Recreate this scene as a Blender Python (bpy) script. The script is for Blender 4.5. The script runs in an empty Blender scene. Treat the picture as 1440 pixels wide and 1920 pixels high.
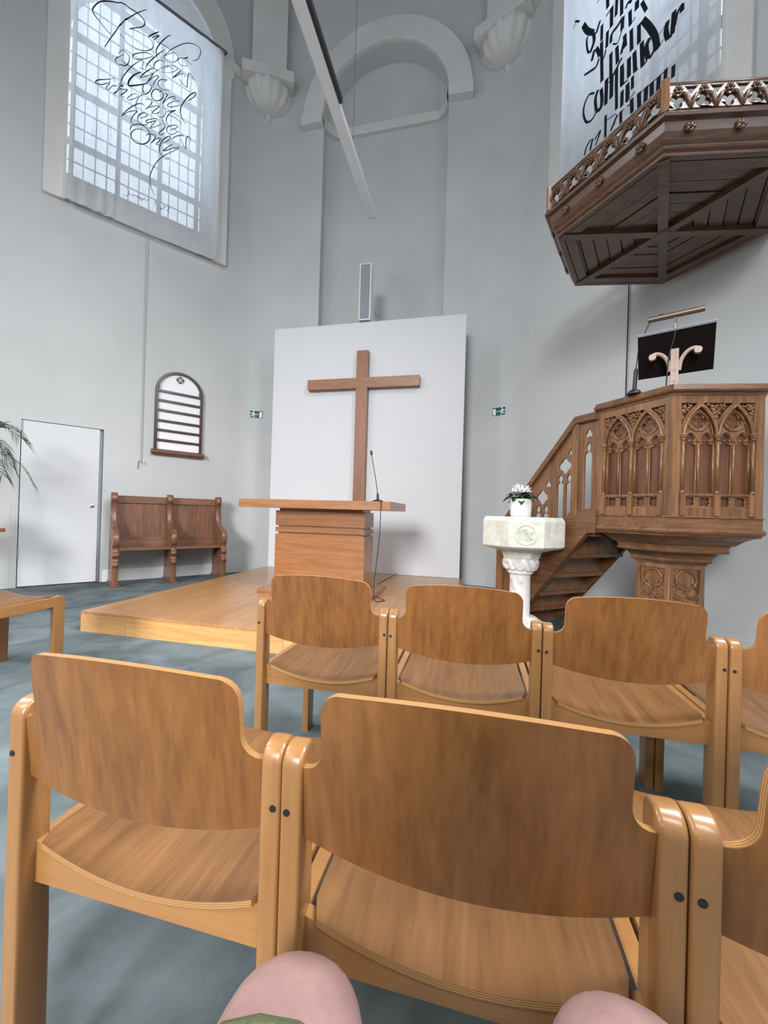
import bpy, bmesh, math, random
from mathutils import Vector, Matrix
random.seed(7)
scene = bpy.context.scene
COL = scene.collection
PI = math.pi
rad = math.radians

# ------------------------------------------------------------------ camera
cam_data = bpy.data.cameras.new('camera')
cam = bpy.data.objects.new('camera', cam_data)
COL.objects.link(cam)
cam_data.sensor_fit = 'VERTICAL'
cam_data.sensor_height = 36.0
cam_data.lens = 736.0 / 1920.0 * 36.0
cam_data.clip_start = 0.02
cam_data.clip_end = 200
YAW, PITCH, ROLL = rad(12.75), rad(0.227), rad(1.66)
fw = Vector((-math.sin(YAW) * math.cos(PITCH), math.cos(YAW) * math.cos(PITCH), math.sin(PITCH)))
rt = Vector((math.cos(YAW), math.sin(YAW), 0))
up = rt.cross(fw)
cr, sr = math.cos(ROLL), math.sin(ROLL)
R_, U_ = cr * rt + sr * up, cr * up - sr * rt
M = Matrix((R_, U_, -fw)).transposed().to_4x4()
M.translation = Vector((0, 0, 1.03))
cam.matrix_world = M
scene.camera = cam

# ------------------------------------------------------------------ world, light, exposure
world = bpy.data.worlds.new('world')
scene.world = world
world.use_nodes = True
wn = world.node_tree.nodes
wn['Background'].inputs[0].default_value = (0.80, 0.90, 1.04, 1)
wn['Background'].inputs[1].default_value = 3.3
scene.view_settings.view_transform = 'Standard'
scene.view_settings.look = 'None'
scene.view_settings.gamma = 1.0
scene.view_settings.exposure = 0.0
scene.view_settings.use_curve_mapping = False
scene.cycles.max_bounces = 10
scene.cycles.diffuse_bounces = 6
scene.cycles.transparent_max_bounces = 16
scene.cycles.sample_clamp_indirect = 6.0

def window_light(name, loc, direction, w, h, power, spread, color=(0.98, 0.985, 1.0)):
    d = bpy.data.lights.new(name, 'AREA')
    d.shape = 'RECTANGLE'; d.size = w; d.size_y = h; d.energy = power; d.color = color; d.spread = rad(spread)
    o = bpy.data.objects.new(name, d); COL.objects.link(o)
    o.location = loc
    o.rotation_euler = Vector(direction).to_track_quat('-Z', 'Y').to_euler()
    return o
NAVE_L, NAVE_R, NAVE_BACK, CEIL = -6.12, 2.92, -13.0, 11.2
WIN_Y = (0.6, -3.6, -7.8)           # nave window centres along each side wall
WIN_W, WIN_Z0, WIN_Z1 = 1.7, 3.6, 8.2
for wy, pl, pr in zip(WIN_Y, (105, 190, 230), (250, 260, 130)):
    window_light('daylight_nave_left', (NAVE_L - 0.12, wy, (WIN_Z0 + WIN_Z1) / 2), (1, 0, -1.2), WIN_W, WIN_Z1 - WIN_Z0, pl, 105)
    window_light('daylight_nave_right', (NAVE_R + 0.12, wy, (WIN_Z0 + WIN_Z1) / 2), (-1, 0, -1.2), WIN_W, WIN_Z1 - WIN_Z0, pr, 105)
BACK_WIN = (-4.4, -.4, 3.8, 8.2)    # big window in the back wall
window_light('daylight_back', ((BACK_WIN[0] + BACK_WIN[1]) / 2, NAVE_BACK - .1, (BACK_WIN[2] + BACK_WIN[3]) / 2), (0.0, 1, -0.50), BACK_WIN[1] - BACK_WIN[0], BACK_WIN[3] - BACK_WIN[2], 385, 58)

# ------------------------------------------------------------------ materials
MATS = {}
def new_mat(name, color=(.8, .8, .8), rough=.6, metal=0.0, spec=.5, coat=0.0):
    m = bpy.data.materials.new(name); m.use_nodes = True
    b = m.node_tree.nodes['Principled BSDF']
    b.inputs['Base Color'].default_value = (*color, 1)
    b.inputs['Roughness'].default_value = rough
    b.inputs['Metallic'].default_value = metal
    b.inputs['Specular IOR Level'].default_value = spec
    b.inputs['Coat Weight'].default_value = coat
    b.inputs['Coat Roughness'].default_value = .15
    MATS[name] = m
    return m
def node(m, t, **kw):
    n = m.node_tree.nodes.new(t)
    for k, v in kw.items(): setattr(n, k, v)
    return n
def link(m, a, b): m.node_tree.links.new(a, b)
def bsdf(m): return m.node_tree.nodes['Principled BSDF']
def ramp(m, stops):
    r = node(m, 'ShaderNodeValToRGB')
    e = r.color_ramp.elements
    while len(e) > 1: e.remove(e[-1])
    e[0].position, e[0].color = stops[0][0], (*stops[0][1], 1)
    for p, c in stops[1:]:
        x = e.new(p); x.color = (*c, 1)
    return r
def noise_mat(name, c1, c2, scale, rough=.6, bump=0.0, detail=6, spec=.4, mapping=(1, 1, 1), lo=.35, hi=.65, coat=0.0, rot=(0, 0, 0), distort=0.0, bump_scale=None):
    m = new_mat(name, c1, rough, 0, spec, coat)
    tc = node(m, 'ShaderNodeTexCoord'); mp = node(m, 'ShaderNodeMapping')
    mp.inputs['Scale'].default_value = mapping; mp.inputs['Rotation'].default_value = rot
    link(m, tc.outputs['Object'], mp.inputs[0])
    n = node(m, 'ShaderNodeTexNoise'); n.inputs['Scale'].default_value = scale; n.inputs['Detail'].default_value = detail
    n.inputs['Distortion'].default_value = distort
    link(m, mp.outputs[0], n.inputs['Vector'])
    r = ramp(m, [(lo, c1), (hi, c2)])
    link(m, n.outputs['Fac'], r.inputs[0]); link(m, r.outputs[0], bsdf(m).inputs['Base Color'])
    if bump:
        nb = node(m, 'ShaderNodeTexNoise'); nb.inputs['Scale'].default_value = bump_scale or scale * 4; nb.inputs['Detail'].default_value = 4
        link(m, mp.outputs[0], nb.inputs['Vector'])
        bp = node(m, 'ShaderNodeBump'); bp.inputs['Strength'].default_value = bump; bp.inputs['Distance'].default_value = .01
        link(m, nb.outputs['Fac'], bp.inputs['Height']); link(m, bp.outputs[0], bsdf(m).inputs['Normal'])
    return m
def wood_mat(name, dark, light, axis='Z', rough=.38, scale=1.0, coat=.25, vary=.12, contrast=1.0):
    """varnished wood: growth bands and fine pores drawn out along one axis, each board toned a little differently"""
    m = new_mat(name, light, rough, 0, .45, coat)
    tc = node(m, 'ShaderNodeTexCoord'); oi = node(m, 'ShaderNodeObjectInfo')
    off = node(m, 'ShaderNodeVectorMath', operation='SCALE'); off.inputs[3].default_value = 7.0
    cmb = node(m, 'ShaderNodeCombineXYZ')
    for i in range(3): link(m, oi.outputs['Random'], cmb.inputs[i])
    link(m, cmb.outputs[0], off.inputs[0])
    add = node(m, 'ShaderNodeVectorMath', operation='ADD')
    link(m, tc.outputs['Object'], add.inputs[0]); link(m, off.outputs[0], add.inputs[1])
    mp = node(m, 'ShaderNodeMapping')
    a, c = .07 * scale, 1.0 * scale
    mp.inputs['Scale'].default_value = {'X': (a, c, c), 'Y': (c, a, c), 'Z': (c, c, a)}[axis]
    link(m, add.outputs[0], mp.inputs[0])
    n1 = node(m, 'ShaderNodeTexNoise'); n1.inputs['Scale'].default_value = 12; n1.inputs['Detail'].default_value = 3; n1.inputs['Distortion'].default_value = .35
    n2 = node(m, 'ShaderNodeTexNoise'); n2.inputs['Scale'].default_value = 120; n2.inputs['Detail'].default_value = 3
    n3 = node(m, 'ShaderNodeTexNoise'); n3.inputs['Scale'].default_value = 46; n3.inputs['Detail'].default_value = 4; n3.inputs['Distortion'].default_value = .15
    for n in (n1, n2, n3): link(m, mp.outputs[0], n.inputs['Vector'])
    m1 = node(m, 'ShaderNodeMath', operation='MULTIPLY'); m1.inputs[1].default_value = .32
    m2 = node(m, 'ShaderNodeMath', operation='MULTIPLY_ADD'); m2.inputs[1].default_value = .25
    m3 = node(m, 'ShaderNodeMath', operation='MULTIPLY_ADD'); m3.inputs[1].default_value = .43
    link(m, n1.outputs['Fac'], m1.inputs[0]); link(m, n2.outputs['Fac'], m2.inputs[0]); link(m, m1.outputs[0], m2.inputs[2])
    link(m, n3.outputs['Fac'], m3.inputs[0]); link(m, m2.outputs[0], m3.inputs[2])
    w = .13 / contrast
    r = ramp(m, [(.5 - w, dark), (.5 + w, light)])
    link(m, m3.outputs[0], r.inputs[0])
    hs = node(m, 'ShaderNodeHueSaturation')
    mr = node(m, 'ShaderNodeMapRange'); mr.inputs['To Min'].default_value = 1 - vary; mr.inputs['To Max'].default_value = 1 + vary
    link(m, oi.outputs['Random'], mr.inputs['Value']); link(m, mr.outputs[0], hs.inputs['Value'])
    link(m, r.outputs[0], hs.inputs['Color']); link(m, hs.outputs[0], bsdf(m).inputs['Base Color'])
    bp = node(m, 'ShaderNodeBump'); bp.inputs['Strength'].default_value = .06; bp.inputs['Distance'].default_value = .004
    link(m, n2.outputs['Fac'], bp.inputs['Height']); link(m, bp.outputs[0], bsdf(m).inputs['Normal'])
    return m
def srgb(r, g, b):
    f = lambda v: (v / 255 / 12.92) if v <= 10 else ((v / 255 + .055) / 1.055) ** 2.4
    return (f(r), f(g), f(b))

noise_mat('plaster', srgb(188, 189, 188), srgb(195, 196, 195), 1.3, .85, .05, spec=.2, bump_scale=26)
noise_mat('plaster_trim', srgb(206, 203, 198), srgb(214, 211, 206), 2.0, .8, .05, spec=.2, bump_scale=30)
noise_mat('carpet', srgb(76, 84, 86), srgb(114, 124, 126), 2.6, .95, .15, detail=9, spec=.1, lo=.32, hi=.68, distort=.8, bump_scale=420)
wood_mat('beech_back', srgb(108, 67, 30), srgb(142, 94, 48), 'Z', .44, 1.0, .12, .10)
wood_mat('beech_seat', srgb(103, 69, 38), srgb(134, 94, 55), 'Y', .46, 1.1, .12, .10)
wood_mat('beech_frame', srgb(136, 95, 54), srgb(156, 113, 68), 'Z', .3, .9, .4, .06, .8)
wood_mat('beech_rail', srgb(146, 101, 56), srgb(164, 118, 70), 'X', .34, .9, .35, .06, .8)
wood_mat('platform_oak', srgb(162, 114, 68), srgb(190, 144, 96), 'Y', .3, .8, .3, .05)
wood_mat('platform_edge', srgb(188, 134, 76), srgb(214, 166, 108), 'X', .35, .7, .3, .10)
wood_mat('altar_oak', srgb(132, 84, 48), srgb(164, 112, 68), 'X', .35, .9, .3, .05)
wood_mat('cross_oak', srgb(122, 78, 50), srgb(150, 100, 66), 'Z', .4, 1.0, .2, .05)
wood_mat('cross_oak_bar', srgb(126, 80, 50), srgb(154, 102, 66), 'X', .4, 1.0, .2, .05)
wood_mat('pulpit_oak', srgb(92, 60, 38), srgb(146, 102, 66), 'Z', .36, 1.0, .3, .14)
wood_mat('pulpit_oak_bar', srgb(86, 56, 36), srgb(130, 90, 58), 'X', .36, 1.0, .3, .12)
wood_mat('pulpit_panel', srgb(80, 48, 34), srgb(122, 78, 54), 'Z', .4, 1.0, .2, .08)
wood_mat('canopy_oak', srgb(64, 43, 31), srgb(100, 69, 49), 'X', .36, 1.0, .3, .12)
wood_mat('bench_oak', srgb(92, 58, 42), srgb(132, 90, 66), 'Z', .4, 1.0, .25, .10)
wood_mat('bench_oak_bar', srgb(96, 62, 44), srgb(136, 94, 68), 'X', .4, 1.0, .25, .10)
wood_mat('hymn_oak', srgb(40, 22, 20), srgb(66, 40, 34), 'Z', .4, 1.0, .2, .08)
wood_mat('lectern_wood', srgb(168, 140, 128), srgb(190, 164, 150), 'Z', .5, 1.0, .0, .05)
new_mat('white_paint', srgb(236, 236, 236), .5, 0, .4)
new_mat('door_paint', srgb(204, 205, 206), .45, 0, .4)
new_mat('board_white', srgb(204, 204, 206), .6, 0, .3)
new_mat('hymn_white', srgb(240, 238, 240), .7, 0, .3)
new_mat('ink', (.012, .014, .022), .75, 0, .2)
new_mat('faint_ink', (.11, .12, .15), .8, 0, .2)
new_mat('black_plastic', (.012, .012, .014), .45, 0, .5)
new_mat('black_felt', (.010, .006, .006), .9, 0, .1)
new_mat('lead', (.045, .05, .06), .6, .3, .4)
new_mat('aluminium', srgb(232, 233, 235), .4, .0, .5)
new_mat('aluminium_rod', srgb(96, 92, 90), .45, .3, .5)
new_mat('grille', srgb(142, 143, 150), .7, .0, .3)
new_mat('brass', srgb(128, 112, 96), .38, .85, .5)
new_mat('steel', srgb(170, 170, 170), .3, .9, .5)
new_mat('cable', (.03, .022, .02), .6, 0, .3)
new_mat('cord', srgb(176, 178, 178), .8, 0, .2)
new_mat('exit_green', srgb(24, 82, 76), .5, 0, .4)
new_mat('exit_white', srgb(232, 240, 240), .5, 0, .4)
new_mat('shadow_gap', srgb(190, 192, 194), .9, 0, .1)
noise_mat('limestone', srgb(196, 194, 180), srgb(214, 212, 200), 14, .8, .25, spec=.2)
noise_mat('marble', srgb(226, 220, 214), srgb(150, 132, 124), 9, .3, 0, detail=8, spec=.5, lo=.56, hi=.74, distort=1.6)
noise_mat('pot_glaze', srgb(224, 232, 226), srgb(232, 238, 234), 20, .35, 0)
new_mat('petal', srgb(246, 242, 248), .6, 0, .3)
new_mat('leaf', srgb(26, 54, 32), .45, 0, .4)
new_mat('palm_leaf', srgb(44, 62, 44), .5, 0, .4)
new_mat('stem', srgb(84, 110, 66), .6, 0, .3)
new_mat('terracotta', srgb(92, 82, 76), .8, 0, .2)
new_mat('soil', (.03, .02, .015), .95, 0, .1)
new_mat('carved_shadow', srgb(70, 42, 26), .45, 0, .4)
sk = noise_mat('skin', srgb(146, 116, 114), srgb(158, 128, 124), 24, .5, .08, spec=.35, bump_scale=160)
bsdf(sk).inputs['Subsurface Weight'].default_value = .12
bsdf(sk).inputs['Subsurface Radius'].default_value = (.02, .008, .005)
noise_mat('olive_cloth', srgb(84, 92, 68), srgb(100, 108, 80), 90, .9, .3, spec=.1)

wood_mat('ceiling_wood', srgb(92, 74, 58), srgb(118, 98, 78), 'Y', .6, .3, 0, .05)
noise_mat('shirt_cloth', srgb(70, 76, 92), srgb(84, 90, 106), 80, .9, .2, spec=.1)
new_mat('hair', srgb(70, 54, 42), .6, 0, .3)
# plywood edge: pale and dark veneers stacked across the thickness (uv.y)
m = new_mat('ply_edge', srgb(214, 170, 112), .45, 0, .4, .2)
uv = node(m, 'ShaderNodeUVMap'); sx = node(m, 'ShaderNodeSeparateXYZ'); link(m, uv.outputs[0], sx.inputs[0])
mu = node(m, 'ShaderNodeMath', operation='MULTIPLY'); mu.inputs[1].default_value = 7 * PI; link(m, sx.outputs[1], mu.inputs[0])
sn = node(m, 'ShaderNodeMath', operation='SINE'); link(m, mu.outputs[0], sn.inputs[0])
r = ramp(m, [(.3, srgb(178, 134, 84)), (.8, srgb(126, 84, 46))]); link(m, sn.outputs[0], r.inputs[0]); link(m, r.outputs[0], bsdf(m).inputs['Base Color'])

# thin linen: some light straight through, some scattered through, some reflected
def cloth_mat(name, col, see, back):
    m = bpy.data.materials.new(name); m.use_nodes = True; MATS[name] = m
    nt = m.node_tree; nt.nodes.remove(nt.nodes['Principled BSDF']); out = nt.nodes['Material Output']
    tc = node(m, 'ShaderNodeTexCoord'); mp = node(m, 'ShaderNodeMapping'); mp.inputs['Scale'].default_value = (3, 3, .5)
    link(m, tc.outputs['Object'], mp.inputs[0])
    n = node(m, 'ShaderNodeTexNoise'); n.inputs['Scale'].default_value = 5; n.inputs['Detail'].default_value = 8
    link(m, mp.outputs[0], n.inputs['Vector'])
    r = ramp(m, [(.3, tuple(c * .9 for c in col)), (.7, col)]); link(m, n.outputs['Fac'], r.inputs[0])
    d = node(m, 'ShaderNodeBsdfDiffuse'); t = node(m, 'ShaderNodeBsdfTranslucent'); tr = node(m, 'ShaderNodeBsdfTransparent')
    tr.inputs[0].default_value = (1, 1, 1, 1)
    link(m, r.outputs[0], d.inputs[0]); link(m, r.outputs[0], t.inputs[0])
    a = node(m, 'ShaderNodeMixShader'); a.inputs[0].default_value = back; link(m, d.outputs[0], a.inputs[1]); link(m, t.outputs[0], a.inputs[2])
    b = node(m, 'ShaderNodeMixShader'); b.inputs[0].default_value = see; link(m, a.outputs[0], b.inputs[1]); link(m, tr.outputs[0], b.inputs[2])
    link(m, b.outputs[0], out.inputs[0])
cloth_mat('linen_sheer', (.90, .90, .90), .16, .74)
cloth_mat('linen_heavy', (.94, .94, .94), .04, .85)
m = bpy.data.materials.new('window_glass'); m.use_nodes = True; MATS['window_glass'] = m
nt = m.node_tree; nt.nodes.remove(nt.nodes['Principled BSDF'])
tr = node(m, 'ShaderNodeBsdfTransparent'); tr.inputs[0].default_value = (.93, .96, .98, 1); gl = node(m, 'ShaderNodeBsdfGlossy'); gl.inputs['Roughness'].default_value = .08
mx = node(m, 'ShaderNodeMixShader'); mx.inputs[0].default_value = .06
link(m, tr.outputs[0], mx.inputs[1]); link(m, gl.outputs[0], mx.inputs[2]); link(m, mx.outputs[0], nt.nodes['Material Output'].inputs[0])

# ------------------------------------------------------------------ helpers
def tag(o, label=None, cat=None, group=None, kind=None):
    if label: o['label'] = label
    if cat: o['category'] = cat
    if group: o['group'] = group
    if kind: o['kind'] = kind
    return o
def thing(name, label, cat, loc=(0, 0, 0), rotz=0.0, group=None):
    o = bpy.data.objects.new(name, None); COL.objects.link(o)
    o.empty_display_size = .1
    o.location = loc; o.rotation_euler = (0, 0, rotz)
    return tag(o, label, cat, group)
def mesh_obj(name, me, mat, parent=None, label=None):
    o = bpy.data.objects.new(name, me); COL.objects.link(o)
    if mat is not None:
        mats = mat if isinstance(mat, (list, tuple)) else [mat]
        if not me.materials:
            for x in mats: me.materials.append(MATS[x])
    if parent is not None: o.parent = parent
    if label: o['label'] = label
    return o
def obj(name, bm, mat, parent=None, smooth=False, label=None, normals=True):
    if normals: bmesh.ops.recalc_face_normals(bm, faces=bm.faces)
    me = bpy.data.meshes.new(name); bm.to_mesh(me); bm.free()
    if smooth:
        for p in me.polygons: p.use_smooth = True
        try: me.set_sharp_from_angle(angle=rad(40))
        except Exception: pass
    return mesh_obj(name, me, mat, parent, label)
def structure(o): o['kind'] = 'structure'; return o
def copy_tree(o, parent=None):
    c = o.copy(); COL.objects.link(c); c.parent = parent
    for ch in list(o.children): copy_tree(ch, c)
    return c
def box(bm, x0, x1, y0, y1, z0, z1, mat=None, bevel=0.0):
    vs = [bm.verts.new((x, y, z)) for x in (x0, x1) for y in (y0, y1) for z in (z0, z1)]
    idx = [(0, 1, 3, 2), (4, 6, 7, 5), (0, 4, 5, 1), (2, 3, 7, 6), (0, 2, 6, 4), (1, 5, 7, 3)]
    fs = [bm.faces.new([vs[i] for i in f]) for f in idx]
    if mat is not None:
        bmesh.ops.transform(bm, matrix=mat, verts=vs)
    if bevel:
        es = list({e for f in fs for e in f.edges})
        bmesh.ops.bevel(bm, geom=es, offset=bevel, segments=2, affect='EDGES', profile=.6)
    return vs
def box_obj(name, x0, x1, y0, y1, z0, z1, mat, parent=None, bevel=0.0, label=None):
    bm = bmesh.new(); box(bm, x0, x1, y0, y1, z0, z1, bevel=bevel)
    return obj(name, bm, mat, parent, False, label)
def prism(bm, pts, axis, a0, a1, mtx=None):
    """extrude a closed 2-D outline along an axis ('X': pts are (y,z); 'Y': (x,z); 'Z': (x,y))"""
    def mk(p, a): return {'X': (a, p[0], p[1]), 'Y': (p[0], a, p[1]), 'Z': (p[0], p[1], a)}[axis]
    A = [bm.verts.new(mk(p, a0)) for p in pts]; B = [bm.verts.new(mk(p, a1)) for p in pts]
    n = len(pts)
    bm.faces.new(A); bm.faces.new(B[::-1])
    for i in range(n): bm.faces.new((A[i], B[i], B[(i + 1) % n], A[(i + 1) % n]))
    if mtx is not None: bmesh.ops.transform(bm, matrix=mtx, verts=A + B)
    return A + B
def tube(bm, path, r, seg=8, caps=True):
    path = [Vector(p) for p in path]; n = len(path)
    rs = r if isinstance(r, (list, tuple)) else [r] * n
    rings = []; prev = None
    for i, p in enumerate(path):
        t = (path[min(i + 1, n - 1)] - path[max(i - 1, 0)]).normalized()
        if prev is None:
            a = Vector((0, 0, 1)) if abs(t.z) < .9 else Vector((1, 0, 0))
            prev = (a - t * a.dot(t)).normalized()
        else:
            prev = (prev - t * prev.dot(t)).normalized()
        b = t.cross(prev)
        rings.append([bm.verts.new(p + (prev * math.cos(2 * PI * k / seg) + b * math.sin(2 * PI * k / seg)) * rs[i]) for k in range(seg)])
    for i in range(n - 1):
        for k in range(seg):
            bm.faces.new((rings[i][k], rings[i][(k + 1) % seg], rings[i + 1][(k + 1) % seg], rings[i + 1][k]))
    if caps: bm.faces.new(rings[0][::-1]); bm.faces.new(rings[-1])
def tube_obj(name, path, r, mat, parent=None, seg=8, label=None):
    bm = bmesh.new(); tube(bm, path, r, seg); return obj(name, bm, mat, parent, True, label)
def lathe(bm, prof, seg=24, flute=None, center=(0, 0, 0), a0=0.0, sides=None):
    """prof: (r,z) list; flute(theta,i)->radius factor"""
    rings = []
    for i, (r, z) in enumerate(prof):
        ring = []
        for k in range(seg):
            th = a0 + 2 * PI * k / seg
            f = flute(th, i) if flute else 1
            ring.append(bm.verts.new((center[0] + r * f * math.sin(th), center[1] + r * f * math.cos(th), center[2] + z)))
        rings.append(ring)
    for i in range(len(prof) - 1):
        for k in range(seg):
            bm.faces.new((rings[i][k], rings[i][(k + 1) % seg], rings[i + 1][(k + 1) % seg], rings[i + 1][k]))
    bm.faces.new(rings[0][::-1]); bm.faces.new(rings[-1])
def catmull(pts, n=5):
    P = [Vector(p) for p in pts]
    if len(P) < 3: return P
    out = []
    for i in range(len(P) - 1):
        p0, p1, p2, p3 = P[max(i - 1, 0)], P[i], P[i + 1], P[min(i + 2, len(P) - 1)]
        for k in range(n):
            t = k / n
            out.append(.5 * ((2 * p1) + (p2 - p0) * t + (2 * p0 - 5 * p1 + 4 * p2 - p3) * t * t + (3 * p1 - p0 - 3 * p2 + p3) * t ** 3))
    out.append(P[-1]); return out
def frame_mtx(origin, ex, ey, ez):
    m = Matrix((Vector(ex), Vector(ey), Vector(ez))).transposed().to_4x4(); m.translation = Vector(origin); return m
XZ = frame_mtx((0, 0, 0), (1, 0, 0), (0, 0, 1), (0, -1, 0))     # plate drawn in (x,z), thickness along -y
def plate_mesh(name, loops, depth, mtx=XZ, bevel=0.0, offset=0.0):
    """flat sheet with openings, real thickness: first loop is the outline, the others are holes"""
    cu = bpy.data.curves.new(name, 'CURVE'); cu.dimensions = '2D'; cu.fill_mode = 'BOTH'
    cu.extrude = max(depth / 2 - bevel, .0002); cu.bevel_depth = bevel; cu.bevel_resolution = 1
    if bevel: cu.offset = -bevel
    for lp in loops:
        sp = cu.splines.new('POLY'); sp.points.add(len(lp) - 1)
        for p, q in zip(sp.points, lp): p.co = (q[0], q[1], 0, 1)
        sp.use_cyclic_u = True
    o = bpy.data.objects.new(name, cu); COL.objects.link(o)
    dg = bpy.context.evaluated_depsgraph_get()
    me = bpy.data.meshes.new_from_object(o.evaluated_get(dg))
    bpy.data.objects.remove(o); bpy.data.curves.remove(cu)
    me.name = name; me.materials.clear()
    me.transform(mtx @ Matrix.Translation((0, 0, offset)))
    if mtx.to_3x3().determinant() < 0: me.flip_normals()
    return me
def plate(name, loops, depth, mat, parent=None, mtx=XZ, bevel=0.0, offset=0.0, label=None):
    return mesh_obj(name, plate_mesh(name, loops, depth, mtx, bevel, offset), mat, parent, label)
def rect(x0, x1, z0, z1): return [(x0, z0), (x1, z0), (x1, z1), (x0, z1)]
def circle(cx, cz, r, n=24): return [(cx + r * math.cos(2 * PI * k / n), cz + r * math.sin(2 * PI * k / n)) for k in range(n)]
def foil(cx, cz, r, lobes, rot=0.0, n=40, fat=.5):
    d = r * (1 - fat); rr = r * fat; out = []
    for k in range(n):
        th = 2 * PI * k / n
        best = 0
        for j in range(lobes):
            ph = th - (rot + 2 * PI * j / lobes)
            c, s = math.cos(ph), math.sin(ph)
            if rr * rr - d * d * s * s >= 0 and c > 0: best = max(best, d * c + math.sqrt(rr * rr - d * d * s * s))
        best = max(best, r * .30)
        out.append((cx + best * math.cos(th), cz + best * math.sin(th)))
    return out
def arch_pts(x0, x1, zs, h, n=10):
    """pointed arch curve from (x0,zs) over the apex to (x1,zs)"""
    w = x1 - x0; r = (h * h + w * w / 4) / w; xm = (x0 + x1) / 2
    a = math.acos(max(-1, min(1, (r - w / 2) / r)))
    left = [(x0 + r - r * math.cos(a * k / n), zs + r * math.sin(a * k / n)) for k in range(n + 1)]
    right = [(2 * xm - p[0], p[1]) for p in left[::-1][1:]]
    return left + right
def arch_loop(x0, x1, z0, zs, h, n=10): return [(x0, z0)] + arch_pts(x0, x1, zs, h, n) + [(x1, z0)]
def round_loop(x0, x1, z0, zs, n=24):
    r = (x1 - x0) / 2; xm = (x0 + x1) / 2
    return [(x0, z0)] + [(xm - r * math.cos(PI * k / n), zs + r * math.sin(PI * k / n)) for k in range(n + 1)] + [(x1, z0)]
def lancet(x0, x1, z0, zs, head):
    """narrow light with cusped shoulders and a pointed bulb above"""
    w = x1 - x0; xm = (x0 + x1) / 2; nk = w * .17; b = w * .40
    L = [(x0, z0), (x0, zs - w * .10), (x0 + w * .07, zs), (xm - nk * 1.3, zs + w * .05), (xm - nk, zs + head * .16)]
    L += [(xm - b, zs + head * .45), (xm - b * .95, zs + head * .62), (xm - b * .5, zs + head * .85)]
    return L + [(xm, zs + head)] + [(2 * xm - p[0], p[1]) for p in L[::-1]]
def bd(b): b = rad(b); return Vector((math.sin(b), math.cos(b), 0))
def hex_rings(bm, prof, bearings, cap0=True, cap1=True):
    rings = [[bm.verts.new(bd(b) * r + Vector((0, 0, z))) for b in bearings] for r, z in prof]
    n = len(bearings)
    for i in range(len(rings) - 1):
        for k in range(n): bm.faces.new((rings[i][k], rings[i][(k + 1) % n], rings[i + 1][(k + 1) % n], rings[i + 1][k]))
    if cap0: bm.faces.new(rings[0])
    if cap1: bm.faces.new(rings[-1])
def ribbon(bm, pts, width, mtx, thick=.0008, taper=.35, n=5):
    P = catmull([(p[0], p[1], 0) for p in pts], n); N = len(P)
    L, Rr = [], []
    for i, p in enumerate(P):
        t = (P[min(i + 1, N - 1)] - P[max(i - 1, 0)])
        if t.length < 1e-9: t = Vector((1, 0, 0))
        t.normalize(); nn = Vector((-t.y, t.x, 0))
        w = width * (taper + (1 - taper) * math.sin(PI * (.08 + .84 * i / max(N - 1, 1)))) / 2
        L.append(bm.verts.new(mtx @ (p + nn * w + Vector((0, 0, thick))))); Rr.append(bm.verts.new(mtx @ (p - nn * w + Vector((0, 0, thick)))))
    for i in range(N - 1): bm.faces.new((Rr[i], Rr[i + 1], L[i + 1], L[i]))
def blob(bm, c, r, sub=1, sq=(1, 1, 1)):
    v = bmesh.ops.create_icosphere(bm, subdivisions=sub, radius=r, matrix=Matrix.Translation(c) @ Matrix.Diagonal((*sq, 1)))
    return v['verts']

# ================================================================== SETTING
SL, CL = math.sin(rad(37.5)), math.cos(rad(37.5))
LP, Ld, Ln = Vector((-3.573, 6.0, 0)), Vector((-SL, -CL, 0)), Vector((CL, -SL, 0))
RP, Rd, Rn = Vector((.373, 6.0, 0)), Vector((SL, -CL, 0)), Vector((-CL, -SL, 0))
Zv = Vector((0, 0, 1))
ML = frame_mtx(LP, Ld, Zv, Ln)          # (u, z, off) on the left apse wall
MR = frame_mtx(RP, Rd, Zv, Rn)          # (u, z, off) on the right apse wall
MC = frame_mtx((0, 6.0, 0), (1, 0, 0), Zv, (0, -1, 0))   # (x, z, off) on the centre wall
CORNER_R = .8
TAN = CORNER_R * math.tan(rad(26.25))
WALL_U = 4.16
T = .85

structure(box_obj('floor', NAVE_L - .5, NAVE_R + .5, NAVE_BACK - .4, 7.2, -.15, 0, 'carpet'))
structure(box_obj('ceiling', NAVE_L - .5, NAVE_R + .5, NAVE_BACK - .4, 7.2, CEIL, CEIL + .2, 'ceiling_wood'))
W0, W1, WZ0, WZS = .83, 2.61, 4.92, 7.85
D0, D1, DZ = 2.130, 2.950, 2.050
hole = round_loop(W0, W1, WZ0, WZS)
outl = [(TAN, 0), (D0, 0), (D0, DZ), (D1, DZ), (D1, 0), (WALL_U, 0), (WALL_U, CEIL), (TAN, CEIL)]
structure(plate('wall_left', [outl, hole], T, 'plaster', None, ML, 0, -T / 2))
RW0, RW1, RWZ0 = 1.0, 2.66, 4.45
structure(plate('wall_right', [rect(TAN, WALL_U, 0, CEIL), round_loop(RW0, RW1, RWZ0, WZS)], T, 'plaster', None, MR, 0, -T / 2))
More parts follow.
